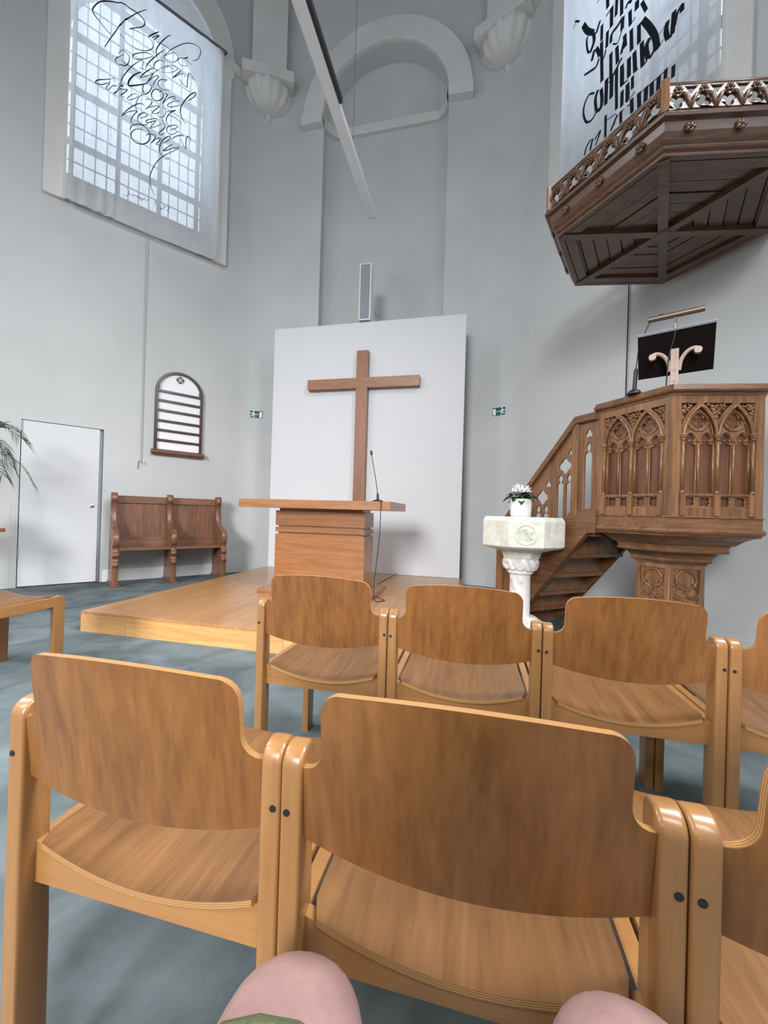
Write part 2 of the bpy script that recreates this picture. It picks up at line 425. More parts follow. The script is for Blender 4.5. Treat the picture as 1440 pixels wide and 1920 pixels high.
# rounded corners between the centre wall and the two side walls
def corner(name, P, d_side, d_centre):
    ca, cb = P + d_side * TAN, P + d_centre * TAN
    bis = (d_side + d_centre).normalized()
    cen = P + bis * (CORNER_R / math.cos(rad(26.25)))
    va, vb = (ca - cen), (cb - cen)
    bm = bmesh.new(); rings = []
    N = 12
    for k in range(N + 1):
        v = va.lerp(vb, k / N); ang = va.angle(vb)
        v = (math.sin((1 - k / N) * ang) * va + math.sin(k / N * ang) * vb) / math.sin(ang)
        o_ = v.normalized() * (CORNER_R + .3)
        rings.append([bm.verts.new(cen + v), bm.verts.new(cen + v + Zv * CEIL), bm.verts.new(cen + o_ + Zv * CEIL), bm.verts.new(cen + o_)])
    for k in range(N):
        for j in range(4): bm.faces.new((rings[k][j], rings[k][(j + 1) % 4], rings[k + 1][(j + 1) % 4], rings[k + 1][j]))
    bm.faces.new(rings[0]); bm.faces.new(rings[-1][::-1])
    structure(obj(name, bm, 'plaster', None, True))
    return cen, bis
cenL, bisL = corner('wall_corner_left', LP, Ld, Vector((1, 0, 0)))
cenR, bisR = corner('wall_corner_right', RP, Rd, Vector((-1, 0, 0)))
midL, midR = cenL - bisL * CORNER_R, cenR - bisR * CORNER_R     # wall surface in the middle of each rounded corner
# centre wall with the tall arched niche
NX0, NX1, NZS = -2.555, -.525, 7.45
structure(plate('wall_centre', [rect(LP.x + TAN, RP.x - TAN, 0, CEIL), round_loop(NX0, NX1, .02, NZS)], .3, 'plaster', None, MC, 0, -.15))
plan = [(NX0 - .02, 6.02)] + [(NX0 + .22 - .24 * math.cos(rad(a)), 6.04 + .24 * math.sin(rad(a))) for a in range(0, 91, 15)]
plan = [(NX0 - .02, 6.0)] + plan[1:] + [(NX0 + NX1 - p[0], p[1]) for p in plan[1:][::-1]] + [(NX1 + .02, 6.0)]
bm = bmesh.new()
lo = [bm.verts.new((*p, 0)) for p in plan]; hi = [bm.verts.new((*p, 8.75)) for p in plan]
for k in range(len(plan) - 1): bm.faces.new((lo[k], lo[k + 1], hi[k + 1], hi[k]))
plan2 = [(p[0], p[1] + .06) for p in plan]
lo2 = [bm.verts.new((*p, 0)) for p in plan2]; hi2 = [bm.verts.new((*p, 8.75)) for p in plan2]
for k in range(len(plan) - 1): bm.faces.new((lo2[k + 1], lo2[k], hi2[k], hi2[k + 1]))
structure(obj('wall_niche', bm, 'plaster', None, False))
bm = bmesh.new()
off = [(p[0] + (.05 if k < len(plan) / 2 else -.05) * (abs(p[1] - 6.28) > .03), p[1] - .06) for k, p in enumerate(plan)]
for z0, z1 in ((7.33, 7.48),):
    A = [bm.verts.new((p[0], p[1] + .05, z0)) for p in plan]; B = [bm.verts.new((p[0], p[1], z0)) for p in off]
    Cc = [bm.verts.new((p[0], p[1], z1)) for p in off]; D = [bm.verts.new((p[0], p[1] + .05, z1)) for p in plan]
    for k in range(len(plan) - 1):
        for a, b in ((A, B), (B, Cc), (Cc, D)): bm.faces.new((a[k], b[k], b[k + 1], a[k + 1]))
structure(obj('trim_1', bm, 'plaster_trim', None, True))
xm = (NX0 + NX1) / 2; ri, ro = (NX1 - NX0) / 2, 1.365
N = 40
ring = [(xm - ro * math.cos(PI * k / N), NZS + ro * math.sin(PI * k / N)) for k in range(N + 1)] + [(xm + ri * math.cos(PI * k / N), NZS + ri * math.sin(PI * k / N)) for k in range(N + 1)]
t2 = structure(plate('trim_2', [ring], .09, 'plaster_trim', None, MC, .008, .035))
for s_, nm in ((-1, 'impost_block'), (1, 'impost_block')):
    a, b = sorted((xm + s_ * (ri - .005), xm + s_ * (ro + .01)))
    box_obj(nm, a, b, 5.88, 6.02, 7.32, 7.50, 'plaster_trim', t2, .006)
# corbels under the vault ribs
def corbel(name, mid, bis):
    ex = Vector((-bis.y, bis.x, 0))
    if ex.x < 0: ex = -ex
    mt = frame_mtx(mid, ex, -bis, Zv)       # local: x along wall, y into wall, z up
    root = bpy.data.objects.new(name, None); COL.objects.link(root); structure(root)
    bm = bmesh.new(); box(bm, -.27, .27, -.20, .12, 8.13, CEIL, mt); obj('rib_pier', bm, 'plaster_trim', root)
    bm = bmesh.new(); box(bm, -.40, .40, -.33, .12, 7.96, 8.13, mt, .006); obj('abacus', bm, 'plaster_trim', root)
    prof = []
    for k in range(11):
        t = k / 10
        prof.append((.34 * math.sin(math.acos(1 - t) if t < 1 else PI / 2) ** .9 + .03 * (1 - t), 7.60 + .35 * t))
    prof += [(.355, 7.95), (.355, 7.97)]
    bm = bmesh.new()
    lathe(bm, prof, 72, lambda th, i: 1 + .13 * abs(math.cos(th * 7)) * min(1, i / 3) * (1 if i < 10 else 0), (0, 0, 0))
    bmesh.ops.transform(bm, matrix=mt, verts=bm.verts); obj('shell_bowl', bm, 'plaster_trim', root, True)
    bm = bmesh.new(); lathe(bm, [(.015, 7.51), (.04, 7.53), (.045, 7.56), (.03, 7.59), (.06, 7.615)], 12)
    for k in range(6):
        th = 2 * PI * k / 6; blob(bm, (.035 * math.cos(th), .035 * math.sin(th), 7.555), .022, 1)
    bmesh.ops.transform(bm, matrix=mt, verts=bm.verts); obj('finial', bm, 'plaster_trim', root, True)
corbel('trim_3', midL + Vector((.02, 0, 0)), bisL)
corbel('trim_4', midR, bisR)
# nave shell behind the camera, with its tall windows
for nm, x, sgn in (('wall_nave_left', NAVE_L, 1), ('wall_nave_right', NAVE_R, -1)):
    mt = frame_mtx((x, 0, 0), (0, sgn, 0), Zv, (sgn, 0, 0))
    ys = sorted((sgn * 2.75, sgn * NAVE_BACK))
    loops = [rect(ys[0], ys[1], 0, CEIL)]
    for wy in WIN_Y: loops.append(rect(sgn * wy - WIN_W / 2, sgn * wy + WIN_W / 2, WIN_Z0, WIN_Z1))
    structure(plate(nm, loops, .4, 'plaster', None, mt, 0, -.2))
structure(plate('wall_back', [rect(NAVE_L - .4, NAVE_R + .4, 0, CEIL), rect(*BACK_WIN)], .3, 'plaster', None, frame_mtx((0, NAVE_BACK, 0), (1, 0, 0), Zv, (0, -1, 0)), 0, .15))

# ------------------------------------------------------------------ apse windows
GO = -.80
def window(name, MT, side, W0, W1, WZ0):
    root = bpy.data.objects.new(name, None); COL.objects.link(root); structure(root)
    N = 32
    xm = (W0 + W1) / 2; r0 = (W1 - W0) / 2; r1 = r0 + .215
    if side == 'left':
        lpf = [(W0 - .20, WZ0 - .04), (W0 - .20, WZS + .02), (W0 - .24, WZS + .02), (W0 - .24, WZS + .28)]
    else:
        lpf = [(W0 - .195, WZ0 + .42), (W0 - .195, WZS)]
    outer = [(xm - (r1 + .02) * math.cos(PI * k / N), WZS + .28 + (r1 - .0) * math.sin(PI * k / N)) for k in range(N + 1)]
    loop = lpf + outer + [(W1 + .215, WZS), (W1 + .215, WZ0 - .04), (W1, WZ0 - .04)]
    inner = [(xm + r0 * math.cos(PI * k / N), WZS + r0 * math.sin(PI * k / N)) for k in range(N + 1)]
    loop += inner + [(W0, WZ0 - .04 if side == 'left' else WZ0 + .42)]
    plate('architrave', [loop], .06, 'plaster_trim', root, MT, .006, .018)
    bm = bmesh.new()                                   # steep sloping sill
    prism(bm, [(.0, WZ0 - .04), (.0, WZ0 + .02), (GO - .02, 5.69), (GO - .02, WZ0 - .04)], 'X', W0 + .002, W1 - .002)
    for v in bm.verts: v.co = MT @ Vector((v.co.x, v.co.z, v.co.y))
    obj('sloping_sill', bm, 'plaster_trim', root)
    g0, g1, gz = W0 + .064, W1 - .052, 5.71
    cw, rh = (g1 - g0) / 12, .2585
    def inside(u, z): return z < WZS or (u - xm) ** 2 + (z - WZS) ** 2 < (r0 - .04) ** 2
    me = None
    for i in range(12):
        for j in range(12):
            u, z = g0 + cw * (i + .5), gz + rh * (j + .5)
            if not inside(u, z): continue
            if me is None:
                bm = bmesh.new(); box(bm, -cw / 2 + .003, cw / 2 - .003, -rh / 2 + .003, rh / 2 - .003, -.002, .002)
                me = bpy.data.meshes.new('pane'); bm.to_mesh(me); bm.free(); me.materials.append(MATS['window_glass'])
            o = bpy.data.objects.new('pane', me); COL.objects.link(o); o.parent = root
            o.matrix_local = MT @ Matrix.Translation((u, z, GO))
    def bar(nm, u0, u1, z0, z1, o0, o1):
        bm = bmesh.new(); box(bm, u0, u1, z0, z1, o0, o1, MT); obj(nm, bm, 'lead', root)
    def top(u): return WZS + math.sqrt(max(0, r0 * r0 - (u - xm) ** 2))
    for i in range(13):
        u = g0 + cw * i
        if i % 4 == 0: bar('mullion', u - .028, u + .028, gz - .03, top(u) + .01, GO - .03, GO + .05)
        else: bar('lead_bar', u - .007, u + .007, gz - .02, top(u), GO - .008, GO + .008)
    for j in range(13):
        z = gz + rh * j
        h = r0 if z < WZS else math.sqrt(max(.01, r0 * r0 - (z - WZS) ** 2))
        if j % 3 == 2 or j == 0: bar('transom', xm - h, xm + h, z - .028, z + .028, GO - .03, GO + .05)
        else: bar('lead_bar', xm - h, xm + h, z - .007, z + .007, GO - .008, GO + .008)
    return root
window('window_1', ML, 'left', W0, W1, WZ0)
window('window_2', MR, 'right', RW0, RW1, RWZ0)
# string course from the left window to the corbel
bm = bmesh.new(); box(bm, .12, W0 - .2, 7.98, 8.12, -.02, .07, ML); structure(obj('trim_5', bm, 'plaster_trim'))
bm = bmesh.new(); box(bm, .05, W0 - .04, 7.98, 8.12, -.02, .07, MR); structure(obj('trim_6', bm, 'plaster_trim'))

# ------------------------------------------------------------------ door in the left wall
d = bpy.data.objects.new('door_1', None); COL.objects.link(d); structure(d)
bm = bmesh.new(); box(bm, D0 + .040, D1 - .008, .012, DZ - .008, -.065, -.004, ML, .002); obj('leaf', bm, 'door_paint', d)
bm = bmesh.new(); box(bm, D0 + .001, D0 + .034, .0, DZ - .005, -.09, -.055, ML); obj('jamb', bm, 'shadow_gap', d)
bm = bmesh.new(); box(bm, D0 - .3, D1 + .3, -.05, DZ + .3, -.14, -.10, ML); obj('back_panel', bm, 'shadow_gap', d)
bm = bmesh.new(); lathe(bm, [(.001, 0), (.024, 0), (.024, .002), (.021, .004), (.001, .004)], 20)
bmesh.ops.transform(bm, matrix=ML @ Matrix.Translation((2.232, 1.016, -.004)), verts=bm.verts); esc = obj('keyhole_plate', bm, 'steel', d, True)
bm = bmesh.new(); box(bm, 2.227, 2.237, 1.002, 1.026, -.002, .0012, ML); obj('keyhole', bm, 'black_plastic', esc)
for z in (1.90, .35):
    bm = bmesh.new(); tube(bm, [ML @ Vector((D1 - .004, z, .004)), ML @ Vector((D1 - .004, z + .14, .004))], .009, 8); obj('hinge', bm, 'steel', d, True)
bm = bmesh.new(); box(bm, D1 + .065, D1 + .070, 0, 1.0, -.01, .002, ML); structure(obj('trim_7', bm, 'shadow_gap'))
# low skirting on both apse side walls
bm = bmesh.new(); box(bm, .5, D0 - .03, 0, .16, -.01, .012, ML); structure(obj('baseboard_left', bm, 'white_paint'))
bm = bmesh.new(); box(bm, .5, WALL_U - .1, 0, .10, -.01, .010, MR); structure(obj('baseboard_right', bm, 'plaster'))

# ================================================================== BANNERS
SCRIPT_LEFT = [(15,2198,7248,2263,7268,2337,7308,2382,7359,2397,7402,2376,7469,2325,7552,2219,7666,2117,7725,2003,7759,1914,7770,1854,7750,1822,7711,1841,7648,1880,7599,1957,7524,2000,7481),(13,1812,7903,1914,7770,2009,7621,2082,7474,2153,7312,2206,7180,2261,7023),(8,2000,7481,1947,7509,1878,7530,1782,7548),(10,1782,7548,1741,7539,1718,7485,1727,7430,1772,7366,1822,7321,1891,7284,1970,7269,2038,7279,2077,7294,2099,7317),(16,1782,7544,1727,7628,1655,7723),(11,1736,7573,1686,7637,1650,7672,1680,7618,1715,7554),(13,1508,7796,1571,7699,1632,7578,1671,7474,1678,7409,1662,7337),(10,1679,7559,1610,7583,1546,7591,1502,7582),(11,1590,7417,1502,7582,1417,7704,1330,7811,1240,7886,1159,7914,1108,7890,1114,7808,1147,7719,1208,7650),(8,1590,7417,1522,7512,1458,7577,1414,7577,1407,7527,1444,7455,1498,7420,1552,7415,1587,7417),(9,1341,7583,1274,7657,1302,7613,1357,7577,1396,7541,1402,7499,1377,7468,1310,7494,1276,7532),(8,1324,7596,1266,7590,1220,7572),(11,1719,7329,1751,7335,1811,7305,1890,7235,1943,7174,1947,7136,1907,7137,1829,7203,1769,7266,1719,7323),(12,1587,7516,1658,7400,1728,7274,1777,7171,1798,7102),(11,1566,7349,1593,7359,1635,7335,1681,7274,1700,7206,1684,7176,1652,7181),(6,1657,7341,1594,7395,1551,7391,1530,7340,1538,7298),(7,1622,7228,1570,7298,1496,7366,1431,7397,1403,7393,1440,7322,1515,7248,1600,7191),(7,1590,7216,1580,7266,1538,7316,1496,7342,1474,7340,1495,7306),(12,1358,7395,1406,7310,1470,7201),(9,1470,7201,1405,7285,1351,7357,1312,7367,1316,7332),(11,1382,7260,1347,7224,1279,7208,1271,7330,1256,7429,1215,7427,1190,7370),(10,2109,7051,2072,7114,2025,7134,1990,7108,1993,7036,2021,6969,2067,6917,2124,6892,2143,6911,2126,6970,2089,7026,2052,7061),(8,2083,6974,2040,6983,1972,6988,1893,6989),(7,1868,7144,1838,7172,1827,7145,1845,7066),(11,1868,7150,1944,7027,2000,6916,2054,6783,2080,6661),(8,1885,7037,1815,7071,1744,7083,1702,7084),(12,1861,6913,1823,7000,1755,7111,1705,7172),(8,1862,6919,1802,6980,1743,7048,1703,7102,1622,7228),(11,1703,7102,1741,7001,1780,6902),(10,1780,6902,1711,7035,1650,7105,1639,7094,1679,7011,1703,6933,1697,6896),(10,1575,7076,1533,7131,1576,7106,1628,7056,1647,6999,1625,6961,1572,6963,1497,7007),(19,1849,7006,1912,6930,1968,6830,1991,6756,1985,6720,1937,6754,1859,6822,1775,6903),(12,1815,6866,1823,6807,1817,6752,1791,6744,1747,6808,1723,6885,1734,6924),(7,1841,6735,1777,6798),(12,1634,6883,1602,6911,1624,6920,1676,6894,1711,6833,1720,6773,1693,6738,1641,6757,1589,6823,1575,6888,1598,6926,1645,6917),(11,1582,6755,1547,6859,1522,6931,1560,6911),(10,1582,6755,1515,6875,1441,6958,1429,6935,1450,6908),(10,1362,6945,1439,6885,1503,6810,1518,6763,1480,6777,1404,6841,1355,6894),(13,1262,7015,1183,7127,1150,7207,1174,7203,1241,7111,1306,6977,1349,6861,1352,6771,1321,6704,1275,6672),(11,2140,6636,2164,6664,2219,6637,2291,6571,2338,6503,2338,6476,2280,6517,2227,6578,2191,6610),(10,2191,6610,2221,6543,2230,6509,2207,6508,2153,6570,2107,6626),(10,2107,6626,2042,6678,2088,6605,2150,6475),(10,2150,6475,2087,6577,2012,6648,2007,6634,2057,6546,2071,6508,2028,6532),(8,1875,6664,1895,6673,1943,6627,1990,6554,1989,6525,1951,6552,1894,6621,1870,6667),(8,1791,6753,1845,6685,1883,6599,1898,6507,1884,6435,1827,6402),(9,1784,6669,1744,6709,1713,6701,1722,6652,1751,6596,1790,6534),(10,1790,6534,1721,6617,1628,6693,1628,6675,1688,6579,1703,6540,1657,6565,1605,6630),(8,1616,6617,1636,6567,1614,6546,1572,6574,1541,6643,1549,6705,1586,6710),(11,1531,6674,1413,6773,1478,6698,1524,6594,1527,6530,1494,6503),(10,1520,6639,1443,6660,1377,6655,1331,6635),(11,2055,6255,2014,6346,1948,6455,1872,6551,1822,6583,1796,6571),(10,2055,6255,1985,6360,1898,6436,1884,6435,1926,6348,1948,6274,1938,6235,1913,6228),(11,1847,6366,1788,6429,1758,6478,1799,6475,1848,6424,1874,6347,1855,6301,1805,6305,1745,6362),(10,1623,6491,1644,6501,1706,6454,1766,6396,1770,6363,1715,6406,1654,6470,1684,6403,1728,6308),(8,1728,6308,1652,6387,1590,6464),(11,1581,6537,1570,6514,1542,6472,1557,6413,1608,6331,1596,6302,1534,6367),(10,1471,6451,1395,6531,1385,6568,1451,6531,1509,6468,1519,6413,1480,6383,1426,6424,1378,6493),(11,1451,6328,1403,6402,1315,6471,1309,6456),(11,1336,6407,1312,6360,1265,6308,1268,6413,1252,6492,1218,6507,1208,6444),(13,1955,6142,1937,6201,1884,6259,1824,6292,1763,6285,1726,6231,1729,6146,1768,6074,1827,6024,1897,6010,1938,6049,1939,6106,1901,6177,1843,6221,1802,6229),(11,1771,6185,1721,6235,1659,6256,1663,6212,1707,6112),(10,1707,6112,1647,6210,1595,6255,1605,6212,1645,6139,1593,6165),(11,1562,6203,1499,6279,1468,6348,1500,6340,1563,6251,1597,6144,1601,6069,1578,6029,1529,6004,1475,6030),(11,1442,6260,1488,6203,1553,6110,1528,6119,1445,6201,1351,6274),(10,1351,6274,1427,6173,1534,6050,1615,5925,1669,5799,1702,5676,1704,5582,1681,5491,1646,5416),(5,1987,5322,1957,5321,1944,5300,1951,5260,1969,5227,2007,5220),(6,1940,5257,1917,5274,1894,5282,1901,5264,1875,5292,1855,5280,1840,5297,1823,5269,1808,5300,1799,5259,1776,5295,1761,5312,1752,5293,1736,5293,1717,5322,1708,5298),(6,1656,5335,1624,5343,1635,5300,1638,5279),(6,1589,5295,1579,5287),(6,1544,5319,1506,5339,1510,5313,1547,5284,1572,5267,1521,5274),(6,1481,5338,1451,5349,1463,5309,1479,5286,1436,5274)]
SCRIPT_RIGHT = [(8,1488,6813,1520,6815),(29,1623,6722,1629,6594),(13,1608,6525,1695,6541),(31,1679,6550,1680,6327),(26,1738,6576,1732,6384),(28,1794,6510,1799,6316),(18,1841,6333,1869,6366,1906,6331),(6,1226,6910,1191,6853),(15,1207,6926,1269,6855),(36,1320,6762,1376,6627,1458,6515),(16,1457,6557,1378,6542,1382,6415,1407,6337),(26,1458,6515,1467,6405,1419,6325),(22,1492,6467,1538,6565),(25,1562,6489,1562,6312),(27,1634,6340,1629,6161),(24,1680,6154,1688,6242,1757,6251,1814,6280),(30,1814,6280,1808,6147),(10,1808,6147,1762,6066,1701,6122),(27,1890,6258,1899,6092),(32,1962,6283,1960,6186),(25,2008,6211,2055,6068),(9,1948,6127,1922,6103),(26,1475,6305,1445,6207),(26,1497,6302,1533,6205,1539,6158),(18,1535,6143,1504,6086,1437,6104,1350,6140),(29,1562,6302,1581,5840),(14,1619,6152,1600,6085,1568,6088),(29,1683,6045,1691,5769),(30,1753,6037,1768,5842),(24,1849,6046,1806,5897),(28,1839,6066,1852,5922),(27,1909,6044,1920,5813),(28,1987,6012,1992,5808),(38,2022,6017,2094,5856,2148,5701,2172,5563),(8,2172,5563,2223,5602),(30,2097,5757,2064,5695,2085,5559),(19,2131,5710,2142,5594,2093,5550),(30,2259,5739,2245,5662,2263,5558),(30,2312,5771,2310,5664,2302,5558),(17,2263,5558,2302,5558),(6,2173,5682,2259,5739),(16,2386,5758,2343,5718,2323,5617),(29,2379,5750,2381,5683),(30,2019,5797,2034,5532),(12,2034,5541,2077,5550),(30,1948,5774,1963,5551),(31,1894,5768,1899,5560),(11,1963,5551,1990,5560),(19,1817,5848,1731,5776,1672,5730),(31,1819,5772,1824,5561),(28,1760,5794,1761,5586),(33,1639,5811,1637,5532),(13,1616,5542,1657,5532),(34,1701,5788,1703,5537),(26,1756,5780,1772,5349),(30,1825,5719,1830,5537),(13,1815,5551,1891,5542),(16,1490,5800,1422,5845,1367,5785,1358,5680,1397,5559,1465,5522,1519,5563),(24,1534,5797,1504,5717,1519,5573),(28,1572,5770,1587,5638,1573,5553,1519,5573),(28,1831,5489,1831,5322),(29,1887,5509,1891,5358,1878,5325),(23,1937,5532,1940,5402),(9,1878,5315,1969,5347),(14,1461,5305,1406,5261,1385,5186),(18,1483,5296,1453,5181),(14,1506,5256,1580,5301,1519,5186),(23,1640,5413,1642,5170),(7,1621,5353,1764,5310),(19,1784,5282,1708,5179),(11,1774,5281,1747,5202),(24,1822,5284,1826,5150),(7,1823,5265,1861,5267),(27,1934,5308,1942,5155),(9,1889,5269,1926,5261),(28,2005,5303,2014,5134),(30,2075,5297,2070,5126),(29,2125,5291,2129,5149),(29,2191,5286,2186,5154),(25,2254,5290,2249,5186),(25,2320,5256,2319,5141),(7,2006,5285,2142,5283,2262,5273)]
def banner(name, label, MT, u0, u1, z0, z1, mat, strokes, ink, seed, folds, bold):
    rnd = random.Random(seed)
    root = thing(name, label, 'banner')
    nu, nz = 60, 60
    def off(u, z):
        t = (u - u0) / (u1 - u0); s = (z - z0) / (z1 - z0)
        v = .10
        for (c, w, a, sl) in folds:
            x = (t - c - sl * s) / w
            v += a * math.exp(-x * x) * (1 - s * .75)
        v += .006 * math.sin(t * 19 + seed) * (1 - s)
        return v
    bm = bmesh.new()
    G = []
    for j in range(nz + 1):
        row = []
        for i in range(nu + 1):
            t, s = i / nu, j / nz
            pin = .012 * math.sin(PI * s) * (1 - 2 * t)             # the free side edges hang slightly in
            z = z0 + (z1 - z0) * s + .006 * math.sin(t * 5 + seed) * (1 - s)
            u = u0 + (u1 - u0) * t + pin
            row.append(bm.verts.new(MT @ Vector((u, z, off(u, z)))))
        G.append(row)
    for j in range(nz):
        for i in range(nu): bm.faces.new((G[j][i], G[j][i + 1], G[j + 1][i + 1], G[j + 1][i]))
    obj('cloth', bm, mat, root, True)
    # hems: a doubled strip along the side and lower edges
    bm = bmesh.new()
    def strip(pts, wvec):
        a = [bm.verts.new(MT @ Vector((p[0], p[1], off(*p) - .006))) for p in pts]
        b = [bm.verts.new(MT @ Vector((p[0] + wvec[0], p[1] + wvec[1], off(p[0] + wvec[0], p[1] + wvec[1]) - .006))) for p in pts]
        for k in range(len(pts) - 1): bm.faces.new((a[k], a[k + 1], b[k + 1], b[k]))
    strip([(u0 + .02 + (u1 - u0 - .04) * k / 30, z0 + .03) for k in range(31)], (0, .05))
    obj('hem', bm, mat, root, True)
    bm = bmesh.new()
    for st in strokes:
        w = st[0] / 1000; pts = [(st[k] / 1000, st[k + 1] / 1000) for k in range(1, len(st), 2)]
        before = len(bm.verts)
        ribbon(bm, pts, w * bold, Matrix.Identity(4), 0, .85 if bold > 1.5 else .45)
        bm.verts.ensure_lookup_table()
        for v in bm.verts[before:]: v.co = MT @ Vector((v.co.x, v.co.y, off(v.co.x, v.co.y) + .004))
    obj('lettering', bm, 'ink', root, False, ink)
    bm = bmesh.new(); tube(bm, [MT @ Vector((u0 - .05, z1, .10)), MT @ Vector((u1 + .04, z1, .10))], .022, 10)
    obj('hanging_rod', bm, 'aluminium_rod', root, True)
    for u in (u0 - .03, u1 + .02):
        bm = bmesh.new(); tube(bm, [MT @ Vector((u, z1, .10)), MT @ Vector((u, z1 + .02, -.01))], .010, 8); obj('rod_bracket', bm, 'aluminium_rod', root, True)
    return root
banner('calligraphy_banner', 'sheer white banner with thin flowing black handwriting over the window above the hymn board', ML, .775, 2.625, 4.85, 8.14, 'linen_sheer', SCRIPT_LEFT, 'thin black brush handwriting', 2.0,
       [(.80, .014, .07, -.10), (.74, .012, .06, -.06), (.88, .03, .05, -.06), (.12, .03, .03, .02), (.03, .02, .05, 0), (.96, .02, .05, .0)], 1.05)
banner('calligraphy_banner', 'white banner with dense bold black gothic handwriting, hanging behind the carved wooden canopy', MR, 1.03, 2.69, 4.40, 8.14, 'linen_heavy', SCRIPT_RIGHT, 'bold black broad-pen handwriting', 5.0,
       [(.05, .04, .06, 0), (.55, .2, .02, 0)], 1.55)
# pull cords hanging down the walls
def pull_cord(label, MT, u, z0, z1, hook):
    root = thing('pull_cord', label, 'cord', group='cords hanging down from the two banners')
    tube_obj('line', [MT @ Vector((u + .012, z1, .03)), MT @ Vector((u + .006, (z0 + z1) / 2, .02)), MT @ Vector((u, z0, .02))], .006, 'cord' if hook else 'cable', root, 6)
    if hook:
        tube_obj('hook', [MT @ Vector((u + .03, z0 - .10, .012)), MT @ Vector((u + .025, z0 + .01, .012)), MT @ Vector((u - .005, z0 + .03, .02)), MT @ Vector((u - .03, z0 + .01, .03)), MT @ Vector((u - .03, z0 - .03, .03))], .006, 'steel', root, 6)
pull_cord('thin pale pull cord ending in a small hook, left of the hymn board', ML, 1.70, 1.66, 4.90, True)
pull_cord('thin dark cord running down the wall between canopy and pulpit', MR, 1.884, 1.2, 4.85, False)

# ================================================================== WALL-MOUNTED THINGS
def hymn_board():
    root = thing('hymn_board', 'arched dark wooden hymn board with empty slots and round emblem above the pew', 'hymn board')
    u0, u1, z0, zs = .905, 1.545, 1.84, 2.715
    w = .036
    plate('backing', [round_loop(u0 + .01, u1 - .01, z0, zs, 28)], .012, 'hymn_white', root, ML, 0, .008)
    plate('frame', [round_loop(u0, u1, z0, zs, 28), round_loop(u0 + w, u1 - w, z0 + .03, zs, 28)], .045, 'hymn_oak', root, ML, .004, .0225)
    for z in (2.715, 2.578, 2.436, 2.287, 2.149, 2.003):
        bm = bmesh.new(); box(bm, u0 + .02, u1 - .02, z - .017, z + .017, .010, .034, ML); obj('slat', bm, 'hymn_oak', root)
    bm = bmesh.new()
    prism(bm, [(0, 1.80), (.05, 1.79), (.085, 1.82), (.085, 1.838), (.055, 1.862), (0, 1.862)], 'X', u0 - .035, u1 + .035)
    for v in bm.verts: v.co = ML @ Vector((v.co.x, v.co.z, v.co.y))
    obj('ledge', bm, 'bench_oak_bar', root)
    for s_ in (u0 + .035, u1 - .035):          # little spurs where the arch springs
        bm = bmesh.new(); prism(bm, [(0, -.05), (.0, .05), (.026 if s_ < 1.2 else -.026, .01)], 'Z', .012, .04)
        bmesh.ops.transform(bm, matrix=ML @ Matrix.Translation((s_, zs + .05, 0)), verts=bm.verts); obj('spur', bm, 'hymn_oak', root)
    e = plate('emblem', [circle(1.225, 2.925, .052, 28)], .008, 'hymn_oak', root, ML, 0, .018)
    for k in range(2):
        a = PI / 4 + k * PI / 2
        bm = bmesh.new(); box(bm, -.052, .052, -.004, .004, .0, .0025)
        bmesh.ops.transform(bm, matrix=ML @ Matrix.Translation((1.225, 2.925, .022)) @ Matrix.Rotation(a, 4, 'Z'), verts=bm.verts); obj('inlay', bm, 'hymn_white', e)
hymn_board()

def exit_sign(label, mid, n, z, mirror):
    ex = Zv.cross(n).normalized()
    mt = frame_mtx(mid + Zv * z, ex * (-1 if mirror else 1), Zv, n)
    root = thing('exit_sign', label, 'exit sign', group='green emergency exit signs on the apse wall')
    def pl(nm, loops, d, m, o, par): return plate(nm, loops, d, m, par, mt, 0, o)
    pl('plate', [rect(-.105, .105, -.066, .066)], .008, 'exit_white', .006, root)
    f = pl('field', [rect(-.099, .099, -.060, .060)], .004, 'exit_green', .010, root)
    pl('door_symbol', [rect(.045, .088, -.050, .042)], .002, 'exit_white', .013, f)
    bm = bmesh.new()
    ribbon(bm, [(-.015, .0), (.036, -.004)], .010, mt, .0135, .9, 2)                       # arrow line
    obj('arrow_symbol', bm, 'exit_white', f)
    bm = bmesh.new()
    ribbon(bm, [(-.050, .026), (-.054, -.006)], .024, mt, .0135, .9, 3)
    for p in ([(-.046, .022), (-.030, .004), (-.012, .004)], [(-.056, .022), (-.080, .016), (-.086, .0)], [(-.050, -.004), (-.032, -.022), (-.040, -.052)], [(-.056, -.004), (-.064, -.028), (-.090, -.034)]):
        ribbon(bm, p, .011, mt, .0135, .9, 3)
    v = [bm.verts.new(mt @ Vector((-.046 + .011 * math.cos(2 * PI * k / 12), .046 + .011 * math.sin(2 * PI * k / 12), .0135))) for k in range(12)]
    bm.faces.new(v)
    obj('runner_symbol', bm, 'exit_white', f)
exit_sign('small green exit sign on the wall beside the hymn board', midL + Vector((-.03, -.015, 0)), bisL, 2.62, False)
exit_sign('small green exit sign on the wall above the flower pot', midR, bisR, 2.56, True)

